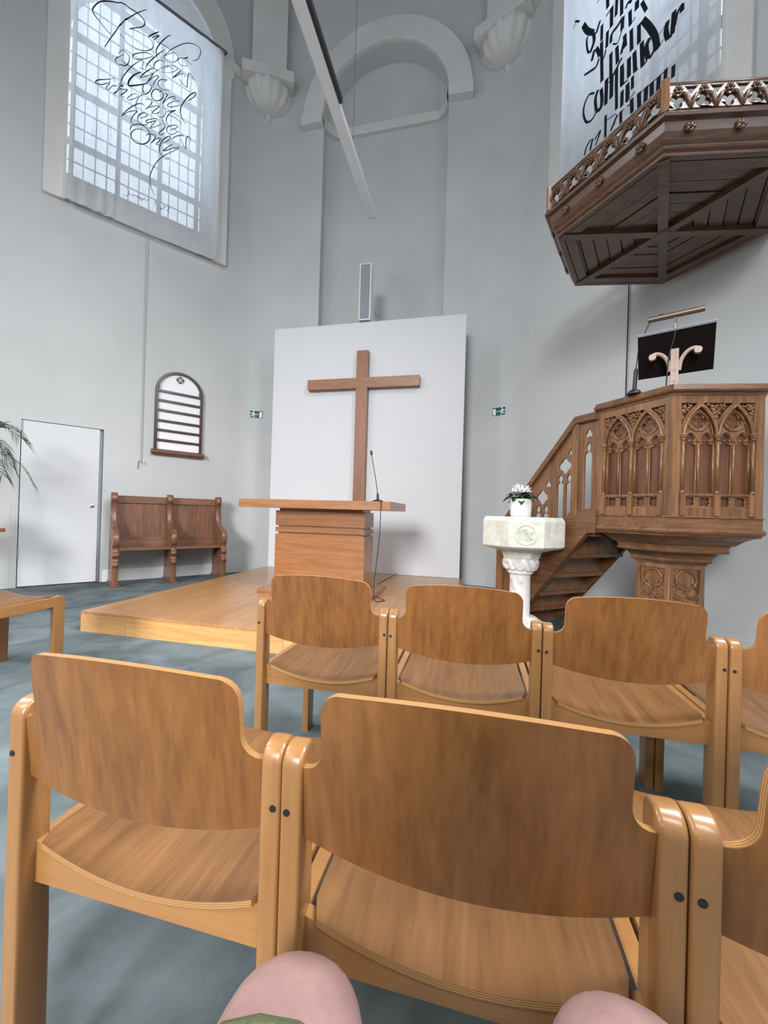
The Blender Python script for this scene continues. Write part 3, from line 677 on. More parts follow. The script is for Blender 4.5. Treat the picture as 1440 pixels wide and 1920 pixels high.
# ================================================================== BOARD, CROSS, SPEAKER, LAMP
box_o = box_obj('white_board', -3.05, -.158, 5.50, 5.535, .166, 3.816, 'board_white', None, .003)
tag(box_o, 'large plain white board standing upright behind the altar, backing the wooden cross', 'panel')
cr_ = thing('wooden_cross', 'tall brown wooden cross mounted on the white board', 'cross', (-1.61, 5.5, 0))
box_obj('upright', -.086, .086, -.085, -.012, .9, 3.37, 'cross_oak', cr_, .004)
bmx = bmesh.new(); box(bmx, -.835, .835, -.087, -.010, 2.828, 2.976, None, .004); obj('crossbar', bmx, 'cross_oak_bar', cr_)
box_obj('spacer', -.05, .05, -.012, -.001, 1.2, 3.2, 'cross_oak', cr_)
sp = thing('column_speaker', 'slim white column loudspeaker with grey grille above the white board', 'speaker', (-1.637, 5.60, 0))
box_obj('cabinet', -.088, .088, -.06, .10, 3.87, 4.705, 'white_paint', sp, .006)
box_obj('grille', -.072, .072, -.064, -.055, 3.886, 4.69, 'grille', sp)
tube_obj('wall_bracket', [(0, .09, 4.3), (0, .66, 4.3)], .018, 'white_paint', sp, 8)
lp = thing('linear_lamp', 'long white linear pendant lamp with a black track slung overhead', 'lamp', (-1.434, 0, 0))
box_obj('profile', -.053, .053, -1.0, 5.086, 5.0, 5.07, 'aluminium', lp, .003)
box_obj('light_track', .056, .088, -1.0, 3.60, 5.012, 5.066, 'black_plastic', lp, .002)
box_obj('end_cap', -.053, .053, 5.086, 5.092, 5.0, 5.07, 'grille', lp)
for y in (4.2, 1.2): tube_obj('suspension_wire', [(0, y, 5.07), (0, y, CEIL - .002)], .003, 'steel', lp, 5)

# ================================================================== BENCH
BM_ = frame_mtx(LP + Ld * 2.045, -Ld, -Ln, Zv)
bench = thing('pew_bench', 'old dark brown two-seat wooden pew with scrolled arms against the left wall', 'bench', BM_.translation, math.atan2(-Ld.y, -Ld.x))
front = [(-.245, 1.205), (-.27, 1.16), (-.275, 1.11), (-.245, 1.07), (-.235, 1.0), (-.245, .92), (-.275, .83), (-.33, .765), (-.40, .735), (-.47, .73), (-.53, .70), (-.565, .65), (-.575, .59), (-.56, .535), (-.525, .50), (-.53, .455), (-.56, .42), (-.56, .39), (-.53, .37), (-.535, .33), (-.565, .30), (-.56, .26), (-.545, .24), (-.548, .04), (-.56, .0)]
prof = [(p.x, p.y) for p in catmull([(a, b, 0) for a, b in front], 3)] + [(-.085, .0), (-.11, .5), (-.13, 1.0), (-.13, 1.17), (-.165, 1.21)]
for k, x in enumerate((0, .66, 1.325)):
    mt = frame_mtx((x, 0, 0), (0, 1, 0), Zv, (1, 0, 0))
    slot = [(-.20, .20), (-.30, .20), (-.30, .56), (-.275, .60), (-.25, .66), (-.225, .60), (-.20, .56)]
    e = plate('end_panel', [prof, slot, circle(-.48, .63, .02, 10)], .07, 'bench_oak', bench, mt, .006, .035)
    bm = bmesh.new(); box(bm, x + .022, x + .048, -.32, -.18, .18, .68); obj('recess_panel', bm, 'bench_oak', e)
    bm = bmesh.new(); box(bm, x - .012, x + .082, -.575, -.075, 0, .028); obj('foot', bm, 'bench_oak', e)
for x0, x1 in ((.07, .66), (.73, 1.325)):
    bm = bmesh.new(); box(bm, x0, x1, -.53, -.14, .462, .492); obj('seat', bm, 'bench_oak_bar', bench)
    mt = frame_mtx((0, -.165, .49), (1, 0, 0), Vector((0, .06, 1)).normalized(), (0, -1, .06))
    bm = bmesh.new(); box(bm, x0, x1, 0, .60, -.008, .008, mt); obj('back_panel', bm, 'bench_oak', bench)
    bm = bmesh.new(); box(bm, x0, x1, 0, .115, -.004, .022, mt); obj('lower_rail', bm, 'bench_oak_bar', bench)
    bm = bmesh.new(); box(bm, x0, x1, .585, .68, -.018, .030, mt); obj('top_rail', bm, 'bench_oak_bar', bench)

# ================================================================== PLATFORM AND ALTAR
pf = thing('altar_platform', 'low light oak platform under the altar', 'platform')
PX0, PX1, PY0, PY1, PZ = -3.10, -.10, 2.592, 5.50, .164
bm = bmesh.new(); box(bm, PX0, PX1, PY0, PY1, PZ - .025, PZ, None, .002); obj('deck', bm, 'platform_oak', pf)
for a, b in ((PX0, -2.652), (-2.650, -1.3), (-1.298, PX1)): box_obj('front_fascia', a, b, PY0 - .001, PY0 + .02, 0, PZ - .0245, 'platform_edge', pf)
for x in (PX0, PX1 - .02): box_obj('side_fascia', x, x + .02, PY0 + .021, PY1, 0, PZ - .0255, 'platform_edge', pf)
al = thing('altar_table', 'brown oak altar table with a wide overhanging top and grooved block body', 'altar', (-1.57, 4.05, PZ))
box_obj('base_slab', -.61, .62, -.33, .36, 0, .045, 'altar_oak', al, .003)
def blk(nm, ins, z0, z1): return box_obj(nm, -.495 + ins, .50 - ins, -.19 + ins, .17 - ins, z0, z1, 'altar_oak', al, .003 if ins == 0 else 0)
blk('body_block', 0, .045, .620); blk('joint', .025, .615, .645); blk('body_block', 0, .64, .690); blk('joint', .025, .685, .715); blk('body_block', 0, .71, .868); blk('joint', .03, .86, .9)
box_obj('table_top', -.83, .80, -.37, .50, .895, .982, 'altar_oak', al, .003)

def gooseneck(label, loc, rot, pts, base_r, handle_mat):
    root = thing('gooseneck_microphone', label, 'microphone', loc, rot)
    bm = bmesh.new(); lathe(bm, [(.001, 0), (base_r, 0), (base_r, .008), (base_r * .75, .022), (.016, .034), (.001, .034)], 24); obj('base', bm, 'black_plastic', root, True)
    P = catmull(pts, 6)
    n = len(P)
    tube_obj('handle', P[:n // 4 + 1], [.013] * (n // 4) + [.009], handle_mat, root, 10)
    tube_obj('neck', P[n // 4:], .004, 'black_plastic', root, 8)
    d = (P[-1] - P[-2]).normalized()
    tube_obj('capsule', [P[-1] - d * .01, P[-1], P[-1] + d * .03, P[-1] + d * .042], [.005, .012, .013, .006], 'black_plastic', root, 10)
    return root
am = gooseneck('black gooseneck microphone standing on the altar table', (-1.0, 4.1, 1.1465), 0, [(0, 0, .02), (-.005, 0, .10), (-.03, 0, .25), (-.065, 0, .42), (-.083, 0, .52)], .07, 'black_plastic')
tube_obj('cable', catmull([(.03, -.03, .008), (.10, -.25, .006), (.137, -.43, .004), (.14, -.448, -.03), (.138, -.446, -.3), (.11, -.44, -.62), (.09, -.43, -.82), (.10, -.40, -.965), (.17, -.30, -.975), (.13, -.24, -.975), (.02, -.10, -.975), (-.10, .30, -.975), (-.09, .80, -.975), (-.06, 1.20, -.975), (-.02, 1.25, -.94), (.0, 1.2, -.975)], 6), .004, 'cable', am, 6)

# ================================================================== FONT AND FLOWERS
FX, FY = .405, 3.50
font = thing('baptismal_font', 'pale stone octagonal baptismal font on a white marble column', 'font', (FX, FY, 0))
OA = [22.5 + 45 * k for k in range(8)]
def octo(nm, prof, mat, smooth=False):
    bm = bmesh.new(); hex_rings(bm, prof, OA); return obj(nm, bm, mat, font, smooth)
octo('plinth', [(.26, 0), (.26, .07), (.245, .085)], 'marble')
bm = bmesh.new(); lathe(bm, [(.10, .08), (.205, .085), (.225, .11), (.215, .15), (.17, .175), (.15, .19), (.135, .20), (.12, .205)], 40); obj('column_base', bm, 'marble', font, True)
bm = bmesh.new(); lathe(bm, [(.088, .20), (.085, .22), (.083, .52), (.086, .565)], 32); obj('column', bm, 'marble', font, True)
bm = bmesh.new()
lathe(bm, [(.086, .555), (.103, .565), (.106, .578), (.100, .590), (.100, .60)], 40)
obj('neck_ring', bm, 'marble', font, True)
bm = bmesh.new()
for k in range(12):                                         # ring of curled leaves
    th = 2 * PI * k / 12
    tube(bm, [(.112 * math.sin(th + s * .55), .112 * math.cos(th + s * .55), .60 + .095 * s) for s in (0, .35, .7, 1.0)], [.024, .038, .040, .026], 8)
lathe(bm, [(.10, .595), (.115, .64), (.135, .70)], 32)
obj('leaf_capital', bm, 'marble', font, True)
RB = .315 / math.cos(rad(22.5))
octo('bowl', [(.15, .69), (.17, .745), (.24, .765), (RB - .02, .785), (RB, .80), (RB, 1.0), (RB - .018, 1.035), (.20, 1.035), (.18, .95)], 'limestone')
mt = frame_mtx((0, -.3155, .90), (1, 0, 0), Zv, (0, -1, 0))
mg = plate('monogram_ring', [circle(0, 0, .082, 32), circle(0, 0, .070, 32)], .006, 'limestone', font, mt, .001, .002)
bm = bmesh.new()
for p in ([(-.042, .022), (-.042, -.028), (-.034, -.034)], [(-.010, .048), (-.010, -.034)], [(-.010, .012), (.006, .020), (.012, .006), (.012, -.040)], [(.050, .016), (.036, .022), (.032, -.005), (.036, -.03), (.050, -.026)], [(-.03, .034), (.012, .036)], [(-.052, .022), (-.036, .022)]):
    tube(bm, [mt @ Vector((q.x, q.y, .003)) for q in catmull([(a, b, 0) for a, b in p], 4)], .006, 6)
obj('monogram_letters', bm, 'limestone', mg, True)

pl = thing('potted_cyclamen', 'white flowering plant with dark leaves in a ribbed white pot on the stone font', 'plant', (FX - .015, FY - .04, 1.036))
bm = bmesh.new()
lathe(bm, [(.001, 0), (.078, 0), (.082, .01), (.088, .14), (.090, .148), (.082, .148), (.078, .13), (.001, .125)], 60, lambda th, i: 1 + (.012 * math.cos(th * 30) if 1 < i < 5 else 0))
obj('pot', bm, 'pot_glaze', pl, True)
bm = bmesh.new(); lathe(bm, [(.001, .122), (.076, .122), (.001, .128)], 20); obj('soil', bm, 'soil', pl)
rnd = random.Random(3)
def leaf_mesh(nm, L, W, droop):
    bm = bmesh.new(); rows = []
    for i in range(7):
        t = i / 6; w = W * math.sin(PI * min(1, .12 + .88 * t)) ** .7 * (1 if t < 1 else 0) + .001
        z = .02 * math.sin(PI * t) - droop * t * t
        rows.append([bm.verts.new((-w, L * t, z + .006)), bm.verts.new((0, L * t, z)), bm.verts.new((w, L * t, z + .006))])
    for i in range(6):
        for j in range(2): bm.faces.new((rows[i][j], rows[i][j + 1], rows[i + 1][j + 1], rows[i + 1][j]))
    me = bpy.data.meshes.new(nm); bm.to_mesh(me); bm.free(); me.materials.append(MATS['leaf']); return me
lm = leaf_mesh('leaf', .095, .032, .03)
for k in range(16):
    o = mesh_obj('leaf', lm, None, pl); a = 2 * PI * k / 16 + rnd.uniform(-.2, .2); r0 = .02 + .035 * (k % 2)
    o.location = (r0 * math.cos(a), r0 * math.sin(a), .13 + .022 * (k % 3)); o.rotation_euler = (rnd.uniform(-.1, .35), 0, a - PI / 2)
bm = bmesh.new()
for k in range(5):
    a = 2 * PI * k / 5
    vs = []
    for (r, t, z) in ((.003, 0, 0), (.016, -.45, .016), (.020, 0, .034), (.016, .45, .016)):
        vs.append(bm.verts.new((r * math.cos(a + t), r * math.sin(a + t), z)))
    bm.faces.new(vs)
fm = bpy.data.meshes.new('petals'); bm.to_mesh(fm); bm.free(); fm.materials.append(MATS['petal'])
for k in range(13):
    a = rnd.uniform(0, 2 * PI); r = rnd.uniform(.005, .055); h = rnd.uniform(.185, .245)
    top = Vector((r * math.cos(a), r * math.sin(a), h))
    st = tube_obj('flower_stem', [(.3 * top.x, .3 * top.y, .12), (.8 * top.x, .8 * top.y, h * .75), top], .0016, 'stem', pl, 5)
    o = mesh_obj('petals', fm, None, st); o.location = top - Vector((0, 0, .004)); o.rotation_euler = (rnd.uniform(-.6, .6), rnd.uniform(-.6, .6), a); o.scale = (1.25,) * 3

# ================================================================== PALM AT THE LEFT EDGE
PP = Vector((-5.12, 2.94, 0))
stl = thing('plant_stand', 'brown wooden plant stand just entering at the left edge', 'stand', PP)
box_obj('top', -.38, .20, -.30, .30, .712, .754, 'altar_oak', stl, .004)
for sx in (-1, 1):
    for sy in (-1, 1): box_obj('leg', sx * .14 - .06, sx * .14 - .02, sy * .22 - .02, sy * .22 + .02, 0, .712, 'altar_oak', stl)
palm = thing('potted_palm', 'green palm fronds reaching in from the left edge beside the white door', 'plant', PP + Vector((-.07, -.01, .754)))
bm = bmesh.new(); lathe(bm, [(.001, 0), (.12, 0), (.15, .2), (.16, .21), (.16, .24), (.14, .24), (.135, .2), (.001, .19)], 28); obj('pot', bm, 'terracotta', palm, True)
rnd = random.Random(11)
def frond(azim, reach, z0, peak, end, nleaf=13):
    """arching midrib with two rows of narrow leaflets; azim measured from +x"""
    ca, sa = math.cos(azim), math.sin(azim)
    P = catmull([(0, 0, .18), (.10 * reach * ca, .10 * reach * sa, z0), (.45 * reach * ca, .45 * reach * sa, peak), (.8 * reach * ca, .8 * reach * sa, (peak + end) / 2 + .06), (reach * ca, reach * sa, end)], 6)
    o = tube_obj('frond', P, [.006 - .0045 * i / len(P) for i in range(len(P))], 'stem', palm, 5)
    bm = bmesh.new(); n = len(P)
    for i in range(nleaf):
        t = .28 + .72 * i / (nleaf - 1); k = min(int(t * (n - 1)), n - 2); p = P[k].lerp(P[k + 1], t * (n - 1) - k)
        d = (P[k + 1] - P[k]).normalized(); side = d.cross(Zv).normalized()
        for s_ in (-1, 1):
            L = .26 * (1 - .35 * t) * rnd.uniform(.8, 1.1); dirn = (d * 1.1 + side * s_ * .62).normalized()
            tip = p + dirn * L + Vector((0, 0, -.05 - .05 * rnd.random())) * (L / .2); midp = p + dirn * L * .5 + Vector((0, 0, .01))
            w = side.cross(d).normalized() * .002 + d.cross(dirn).cross(dirn).normalized() * .0055
            v = [bm.verts.new(q) for q in (p - w * .4, p + w * .4, midp + w, tip, midp - w)]
            bm.faces.new(v)
    obj('leaflets', bm, 'palm_leaf', o, False, None, False)['kind'] = 'stuff'
for az, re, z0, pk, en in ((.20, .66, .80, 1.02, .96), (.05, .62, .5, .74, .56), (.35, .48, .75, .92, .80), (-.25, .56, .5, .66, .48), (.85, .62, .6, .8, .5), (1.5, .5, .7, .95, .7), (2.6, .35, .7, .9, .8), (3.6, .42, .6, .8, .6), (4.4, .7, .7, .95, .7), (5.2, .6, .6, .8, .5), (1.15, .55, .8, 1.1, 1.0)):
    frond(az, re, z0, pk, en)

# ================================================================== PULPIT
PC = Vector((1.437, 3.326, 0))
VB = [263.3, 203.3, 143.3, 83.3, 23.3, 323.3]
pulpit = thing('carved_pulpit', 'carved dark oak hexagonal pulpit on a pedestal, with gothic arch panels', 'pulpit', PC)
def face_mtx(r, k, base=VB):
    a, b = bd(base[k]) * r, bd(base[(k + 1) % 6]) * r
    ex = (b - a).normalized(); n = ex.cross(Zv)
    return frame_mtx((a + b) / 2, ex, -n, Zv)
PR = .53
def build_panel_meshes():
    S = {}
    h = .262
    bays = ((-.198, -.008), (.008, .198))
    holes = [arch_loop(a, b, 1.215, 1.575, .195, 9) for a, b in bays]
    holes += [rect(a + .006, b - .006, 1.125, 1.198) for a, b in bays]
    oa = arch_pts(-.216, .010, 1.575, .218, 12)
    right = [p for p in oa[13:] if p[0] < -.005 and p[1] < 1.782]
    mid = [(right[0][0] + .004, 1.788)] + [(p[0] + .004, p[1]) for p in right]
    holes.append(mid + [(-p[0], p[1]) for p in mid[::-1]])
    left = [p for p in oa[:12] if p[0] > -.215 and 1.60 < p[1] < 1.782]
    sidel = [(-.205, 1.788), (-.205, left[0][1] + .012)] + [(p[0] - .004, p[1]) for p in left] + [(left[-1][0] - .004, 1.788)]
    sidel = [(-.214, 1.788), (-.214, left[0][1] + .03)] + [(p[0] - .004, p[1]) for p in left if p[0] - .004 > -.212] + [(left[-1][0] - .004, 1.788)]
    holes += [sidel, [(-p[0], p[1]) for p in sidel]]
    S['frame'] = plate_mesh('panel_frame', [rect(-h, h, 1.066, 1.838)] + holes, .036, XZ, .002, -.018)
    o = [arch_loop(-.098, .098, 1.205, 1.575, .20, 9), foil(0, 1.675, .050, 4, PI / 2, 40), lancet(-.084, -.012, 1.215, 1.525, .075), lancet(.012, .084, 1.215, 1.525, .075)]
    S['tracery'] = plate_mesh('tracery', o, .016, XZ, .003, -.026)
    bm = bmesh.new()
    for dz, r, sc in ((0, .009, 1.0), (0, .005, .86)):
        P = arch_pts(-.097 * sc, .097 * sc, 1.575, .195 * sc, 10)
        tube(bm, [(p[0], -.004 if sc == 1 else .012, p[1]) for p in P], r, 6)
    tube(bm, [(.060 * math.cos(2 * PI * k / 24), .016, 1.675 + .060 * math.sin(2 * PI * k / 24)) for k in range(25)], .006, 6)
    for sx in (-1, 1):
        P = arch_pts(sx * .048 - .042, sx * .048 + .042, 1.54, .07, 7); tube(bm, [(p[0], .016, p[1]) for p in P], .0045, 6)
        blob(bm, (sx * .060, .010, 1.548), .009); blob(bm, (sx * .030, .010, 1.548), .008)
    for k in range(4):
        a = PI / 4 + k * PI / 2; blob(bm, (.030 * math.cos(a), .012, 1.675 + .030 * math.sin(a)), .0075)
    me = bpy.data.meshes.new('arch_moulding'); bm.to_mesh(me); bm.free(); S['mould'] = me
    bm = bmesh.new()
    for x in (-.088, 0, .088): tube(bm, [(x, .014, 1.215), (x, .014, 1.53)], .0075, 8)
    me = bpy.data.meshes.new('mullion'); bm.to_mesh(me); bm.free(); S['mull'] = me
    bm = bmesh.new(); tube(bm, [(0, -.004, 1.215), (0, -.004, 1.562)], .0095, 10)
    lathe(bm, [(.012, 1.21), (.014, 1.222), (.010, 1.232)], 10, None, (0, -.004, 0))
    me = bpy.data.meshes.new('colonnette'); bm.to_mesh(me); bm.free(); S['col'] = me
    bm = bmesh.new(); lathe(bm, [(.010, 1.548), (.014, 1.553), (.011, 1.56), (.020, 1.578), (.023, 1.585), (.021, 1.592), (.012, 1.594)], 12, None, (0, -.006, 0))
    for k in range(6): blob(bm, (.015 * math.cos(k * PI / 3), -.006 + .015 * math.sin(k * PI / 3), 1.572), .007)
    me = bpy.data.meshes.new('capital'); bm.to_mesh(me); bm.free(); S['cap'] = me
    bm = bmesh.new(); box(bm, -.017, .017, -.014, .01, 1.075, 1.215); me = bpy.data.meshes.new('pedestal_block'); bm.to_mesh(me); bm.free(); S['ped'] = me
    S['quat'] = plate_mesh('quatrefoil_band', [rect(-.092, .092, 1.122, 1.201), foil(-.045, 1.161, .034, 4, PI / 4), foil(.045, 1.161, .034, 4, PI / 4)], .014, XZ, .003, -.022)
    rnd = random.Random(5); bm = bmesh.new()
    def spandrel(x, z):
        d = min(abs(x + .103), abs(x - .103)) if abs(x) < .2 else 9
        arch = 1.575 + .215 * math.sqrt(max(0, 1 - (min(abs(x + .103), abs(x - .103)) / .115) ** 1.7))
        return z > arch + .006
    k = 0
    while k < 150:
        x, z = rnd.uniform(-.208, .208), rnd.uniform(1.61, 1.782)
        if spandrel(x, z): blob(bm, (x, .016 - rnd.random() * .008, z), rnd.uniform(.006, .010), 1, (1, .7, 1)); k += 1
    me = bpy.data.meshes.new('carved_foliage'); bm.to_mesh(me); bm.free(); S['leaf'] = me
    for nm, m_ in (('frame', 'pulpit_oak'), ('tracery', 'pulpit_oak'), ('mould', 'pulpit_oak'), ('mull', 'pulpit_oak'), ('col', 'pulpit_oak'), ('cap', 'pulpit_oak'), ('ped', 'pulpit_oak'), ('quat', 'pulpit_oak'), ('leaf', 'pulpit_oak')):
        S[nm].materials.append(MATS[m_])
        if nm in ('mould', 'mull', 'col', 'cap', 'leaf'):
            for p in S[nm].polygons: p.use_smooth = True
    return S
PS = build_panel_meshes()
for k in range(4):
    mt = face_mtx(PR, k)
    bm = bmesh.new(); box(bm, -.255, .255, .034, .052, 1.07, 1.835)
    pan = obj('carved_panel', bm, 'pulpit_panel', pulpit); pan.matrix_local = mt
    def sub(nm, me, x=0.0):
        o = bpy.data.objects.new(nm, me); COL.objects.link(o); o.parent = pan; o.location = (x, 0, 0)
    sub('panel_frame', PS['frame'])
    if k > 1: continue
    for x in (-.103, .103):
        sub('tracery', PS['tracery'], x); sub('arch_moulding', PS['mould'], x); sub('mullion', PS['mull'], x); sub('quatrefoil_band', PS['quat'], x)
    for x in (-.203, 0, .203):
        sub('colonnette', PS['col'], x); sub('capital', PS['cap'], x); sub('pedestal_block', PS['ped'], x)
    o = bpy.data.objects.new('carved_foliage', PS['leaf']); COL.objects.link(o); o.parent = pan
for k in range(5):
    v = bd(VB[k]) * (PR + .004); l = (bd(VB[k - 1]) - bd(VB[k])).normalized(); r_ = (bd(VB[(k + 1) % 6]) - bd(VB[k])).normalized()
    bm = bmesh.new(); pts = [v, v + r_ * .048, v + r_ * .048 - bd(VB[k]) * .03, v - bd(VB[k]) * .06, v + l * .048 - bd(VB[k]) * .03, v + l * .048]
    prism(bm, [(p.x, p.y) for p in pts], 'Z', 1.0, 1.842); obj('corner_post', bm, 'pulpit_oak', pulpit)
bm = bmesh.new(); hex_rings(bm, [(.49, 1.836), (.535, 1.836), (.540, 1.850), (.560, 1.858), (.566, 1.868), (.548, 1.905), (.49, 1.908), (.49, 1.836)], VB, False, False); obj('top_rail', bm, 'pulpit_oak_bar', pulpit)
bm = bmesh.new(); hex_rings(bm, [(.40, 1.07), (.536, 1.07), (.545, 1.062), (.536, 1.056), (.536, .992), (.550, .985), (.556, .972), (.548, .958), (.535, .952), (.528, .940), (.50, .935)], VB); obj('base_moulding', bm, 'pulpit_oak_bar', pulpit)
bm = bmesh.new(); hex_rings(bm, [(.50, .936), (.45, .915), (.40, .88), (.375, .875), (.365, .85), (.372, .838), (.365, .826), (.34, .822)], VB); obj('corbel_moulding', bm, 'pulpit_oak_bar', pulpit)
bm = bmesh.new(); hex_rings(bm, [(.33, .824), (.30, .81), (.278, .785), (.272, .775), (.276, .765), (.268, .752), (.25, .748), (.245, .735)], VB); obj('pedestal_cap', bm, 'pulpit_oak_bar', pulpit)
bm = bmesh.new(); hex_rings(bm, [(.215, 0), (.215, .74)], VB); ped = obj('pedestal', bm, 'pulpit_oak', pulpit)
pm = plate_mesh('pedestal_panel', [rect(-.1155, .1155, .10, .738), [(-.085, .40), (.085, .40), (.085, .70), (-.085, .70)], rect(-.085, .085, .14, .36)], .02, XZ, .002, -.01); pm.materials.append(MATS['pulpit_oak'])
pt = plate_mesh('pedestal_tracery', [rect(-.09, .09, .39, .705), foil(0, .625, .052, 4, PI / 2), foil(-.046, .535, .034, 3, PI / 2), foil(.046, .535, .034, 3, PI / 2), rect(-.075, -.010, .41, .49), rect(.010, .075, .41, .49)], .012, XZ, .003, -.018); pt.materials.append(MATS['pulpit_oak'])
bm = bmesh.new(); tube(bm, [(.066 * math.cos(2 * PI * k / 24), -.001 + .006, .625 + .066 * math.sin(2 * PI * k / 24)) for k in range(25)], .007, 6)
for sx in (-1, 1): tube(bm, [(sx * .046 + .042 * math.cos(2 * PI * k / 20), .005, .535 + .042 * math.sin(2 * PI * k / 20)) for k in range(21)], .005, 6)
for sx, z in ((-.035, .60), (.035, .60), (.0, .58), (-.06, .52), (.03, .51), (.06, .52), (-.03, .51)): blob(bm, (sx, .004, z), .008)
pr_ = bpy.data.meshes.new('pedestal_moulding'); bm.to_mesh(pr_); bm.free(); pr_.materials.append(MATS['pulpit_oak'])
for p in pr_.polygons: p.use_smooth = True
for k in range(6):
    for nm, me in (('pedestal_panel', pm), ('pedestal_tracery', pt), ('pedestal_moulding', pr_)):
        if k > 2 and nm != 'pedestal_panel': continue
        o = bpy.data.objects.new(nm, me); COL.objects.link(o); o.parent = ped; o.matrix_local = face_mtx(.232, k)
bm = bmesh.new(); hex_rings(bm, [(.30, 0), (.30, .06), (.28, .085), (.25, .10)], VB); obj('pedestal_base', bm, 'pulpit_oak_bar', pulpit)

# ------------------------------------------------------------------ stair up to the pulpit
SE = bd(143.3); V1w = PC + bd(VB[0]) * PR
stair = thing('pulpit_stair', 'dark oak pulpit stair with pierced gothic railing behind the stone font', 'stair', V1w, math.atan2(SE.y, SE.x))
def zt(s): return 1.800 - 1.03 * max(0, s - .175)
def zu(s): return 1.30 - 1.08 * s if s > .19 else 1.095
def X(pts): return [(-a, b) for a, b in pts]
loops = [X([(.0, 1.05), (.0, 1.80), (.175, 1.80), (.985, zt(.985)), (.985, zu(.985)), (.19, zu(.191)), (.19, 1.05)])]
loops.append(X([(.04 + .0, 1.115), (.105, 1.115), (.105, 1.53), (.098, 1.545), (.082, 1.55), (.088, 1.575), (.095, 1.59), (.0725, 1.635), (.050, 1.59), (.057, 1.575), (.063, 1.55), (.047, 1.545), (.04, 1.53)]))
loops.append([(-p[0], p[1]) for p in foil(.0725, 1.695, .034, 3, PI / 2, 30)])
for k in range(3):
    s0 = .288 + .235 * k; z0 = 1.465 - .255 * k
    loops.append([(-p[0], p[1]) for p in foil(s0, z0, .062, 4, PI / 2, 36)])
    for a, b in ((s0 - .074, s0 - .013), (s0 + .013, s0 + .074)):
        L = lancet(a, b, 0, z0 - .145, .078)
        L[0] = (a, zu(a) + .035); L[-1] = (b, zu(b) + .035)
        if zu(b) + .05 > z0 - .15: continue
        loops.append([(-p[0], p[1]) for p in L])
    loops.append([(-p[0], p[1]) for p in foil(s0 - .062, z0 + .112, .032, 3, PI / 2, 24)])
plate('pierced_railing', loops, .016, 'pulpit_oak', stair, XZ, .002, .0)
for s0, z0, z1 in ((.150, 1.06, 1.79),): box_obj('rail_post', -s0 - .058, -s0, -.030, .030, z0, z1, 'pulpit_oak', stair, .004)
box_obj('newel_post', -1.06, -.975, -.045, .045, 0, 1.02, 'pulpit_oak', stair, .004)
bm = bmesh.new()
prism(bm, X([(-.01, 1.79), (-.01, 1.845), (.178, 1.845), (1.0, zt(1.0) + .045), (1.0, zt(1.0) - .01), (.172, 1.79)]), 'Y', -.042, .042); obj('handrail', bm, 'pulpit_oak_bar', stair)
for y0, y1 in ((-.028, .020), (.60, .64)):
    bm = bmesh.new()
    prism(bm, X([(-.02, .93), (-.02, 1.10), (.19, 1.10), (1.01, zu(1.01)), (1.01, 0), (.86, .0), (.055, .927)]), 'Y', y0, y1); obj('stringer', bm, 'pulpit_oak_bar', stair)
for k in range(5):
    zt_ = .93 - .186 * k; s0 = .02 + .172 * k
    box_obj('tread', -s0 - .23, -s0, .020, .60, zt_ - .03, zt_, 'pulpit_oak_bar', stair)
    box_obj('riser', -s0 - .215, -s0 - .20, .020, .60, zt_ - .19, zt_ - .03, 'pulpit_oak_bar', stair)

# ------------------------------------------------------------------ canopy over the pulpit
CC = Vector((1.370, 3.405, 0)); CB = [b - 1.0 for b in VB]
can = thing('pulpit_canopy', 'dark oak hexagonal sounding board with boarded underside and pierced cresting', 'canopy', CC)
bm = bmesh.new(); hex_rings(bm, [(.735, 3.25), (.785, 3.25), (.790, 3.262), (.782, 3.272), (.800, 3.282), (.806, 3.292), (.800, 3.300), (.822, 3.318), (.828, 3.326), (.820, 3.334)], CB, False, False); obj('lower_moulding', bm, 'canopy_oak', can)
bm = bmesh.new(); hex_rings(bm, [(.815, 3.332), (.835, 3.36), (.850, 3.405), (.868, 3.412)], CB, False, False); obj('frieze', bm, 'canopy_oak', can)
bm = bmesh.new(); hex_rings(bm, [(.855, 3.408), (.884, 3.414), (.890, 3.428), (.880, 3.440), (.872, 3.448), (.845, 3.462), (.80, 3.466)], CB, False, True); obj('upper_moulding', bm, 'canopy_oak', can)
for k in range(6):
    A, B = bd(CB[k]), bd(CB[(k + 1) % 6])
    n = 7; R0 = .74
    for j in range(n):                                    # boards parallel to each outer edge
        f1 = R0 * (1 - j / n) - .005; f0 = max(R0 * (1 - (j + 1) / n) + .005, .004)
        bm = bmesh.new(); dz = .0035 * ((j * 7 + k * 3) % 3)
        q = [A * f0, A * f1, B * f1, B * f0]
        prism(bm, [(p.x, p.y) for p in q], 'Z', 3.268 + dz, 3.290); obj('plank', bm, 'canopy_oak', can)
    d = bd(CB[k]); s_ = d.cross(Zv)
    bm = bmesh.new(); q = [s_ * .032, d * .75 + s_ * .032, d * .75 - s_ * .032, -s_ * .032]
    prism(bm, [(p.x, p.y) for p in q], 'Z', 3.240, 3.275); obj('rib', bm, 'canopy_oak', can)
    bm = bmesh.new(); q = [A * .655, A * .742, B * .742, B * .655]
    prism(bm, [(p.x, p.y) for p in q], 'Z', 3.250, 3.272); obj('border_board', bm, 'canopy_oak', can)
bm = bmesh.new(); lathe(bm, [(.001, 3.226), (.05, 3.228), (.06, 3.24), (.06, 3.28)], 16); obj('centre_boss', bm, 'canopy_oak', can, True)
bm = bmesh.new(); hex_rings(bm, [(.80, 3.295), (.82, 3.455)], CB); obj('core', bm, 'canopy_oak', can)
L_ = .855
units = 6; uw = L_ / units
loops = [rect(-L_ / 2 + .02, L_ / 2 - .02, 0, .158)]
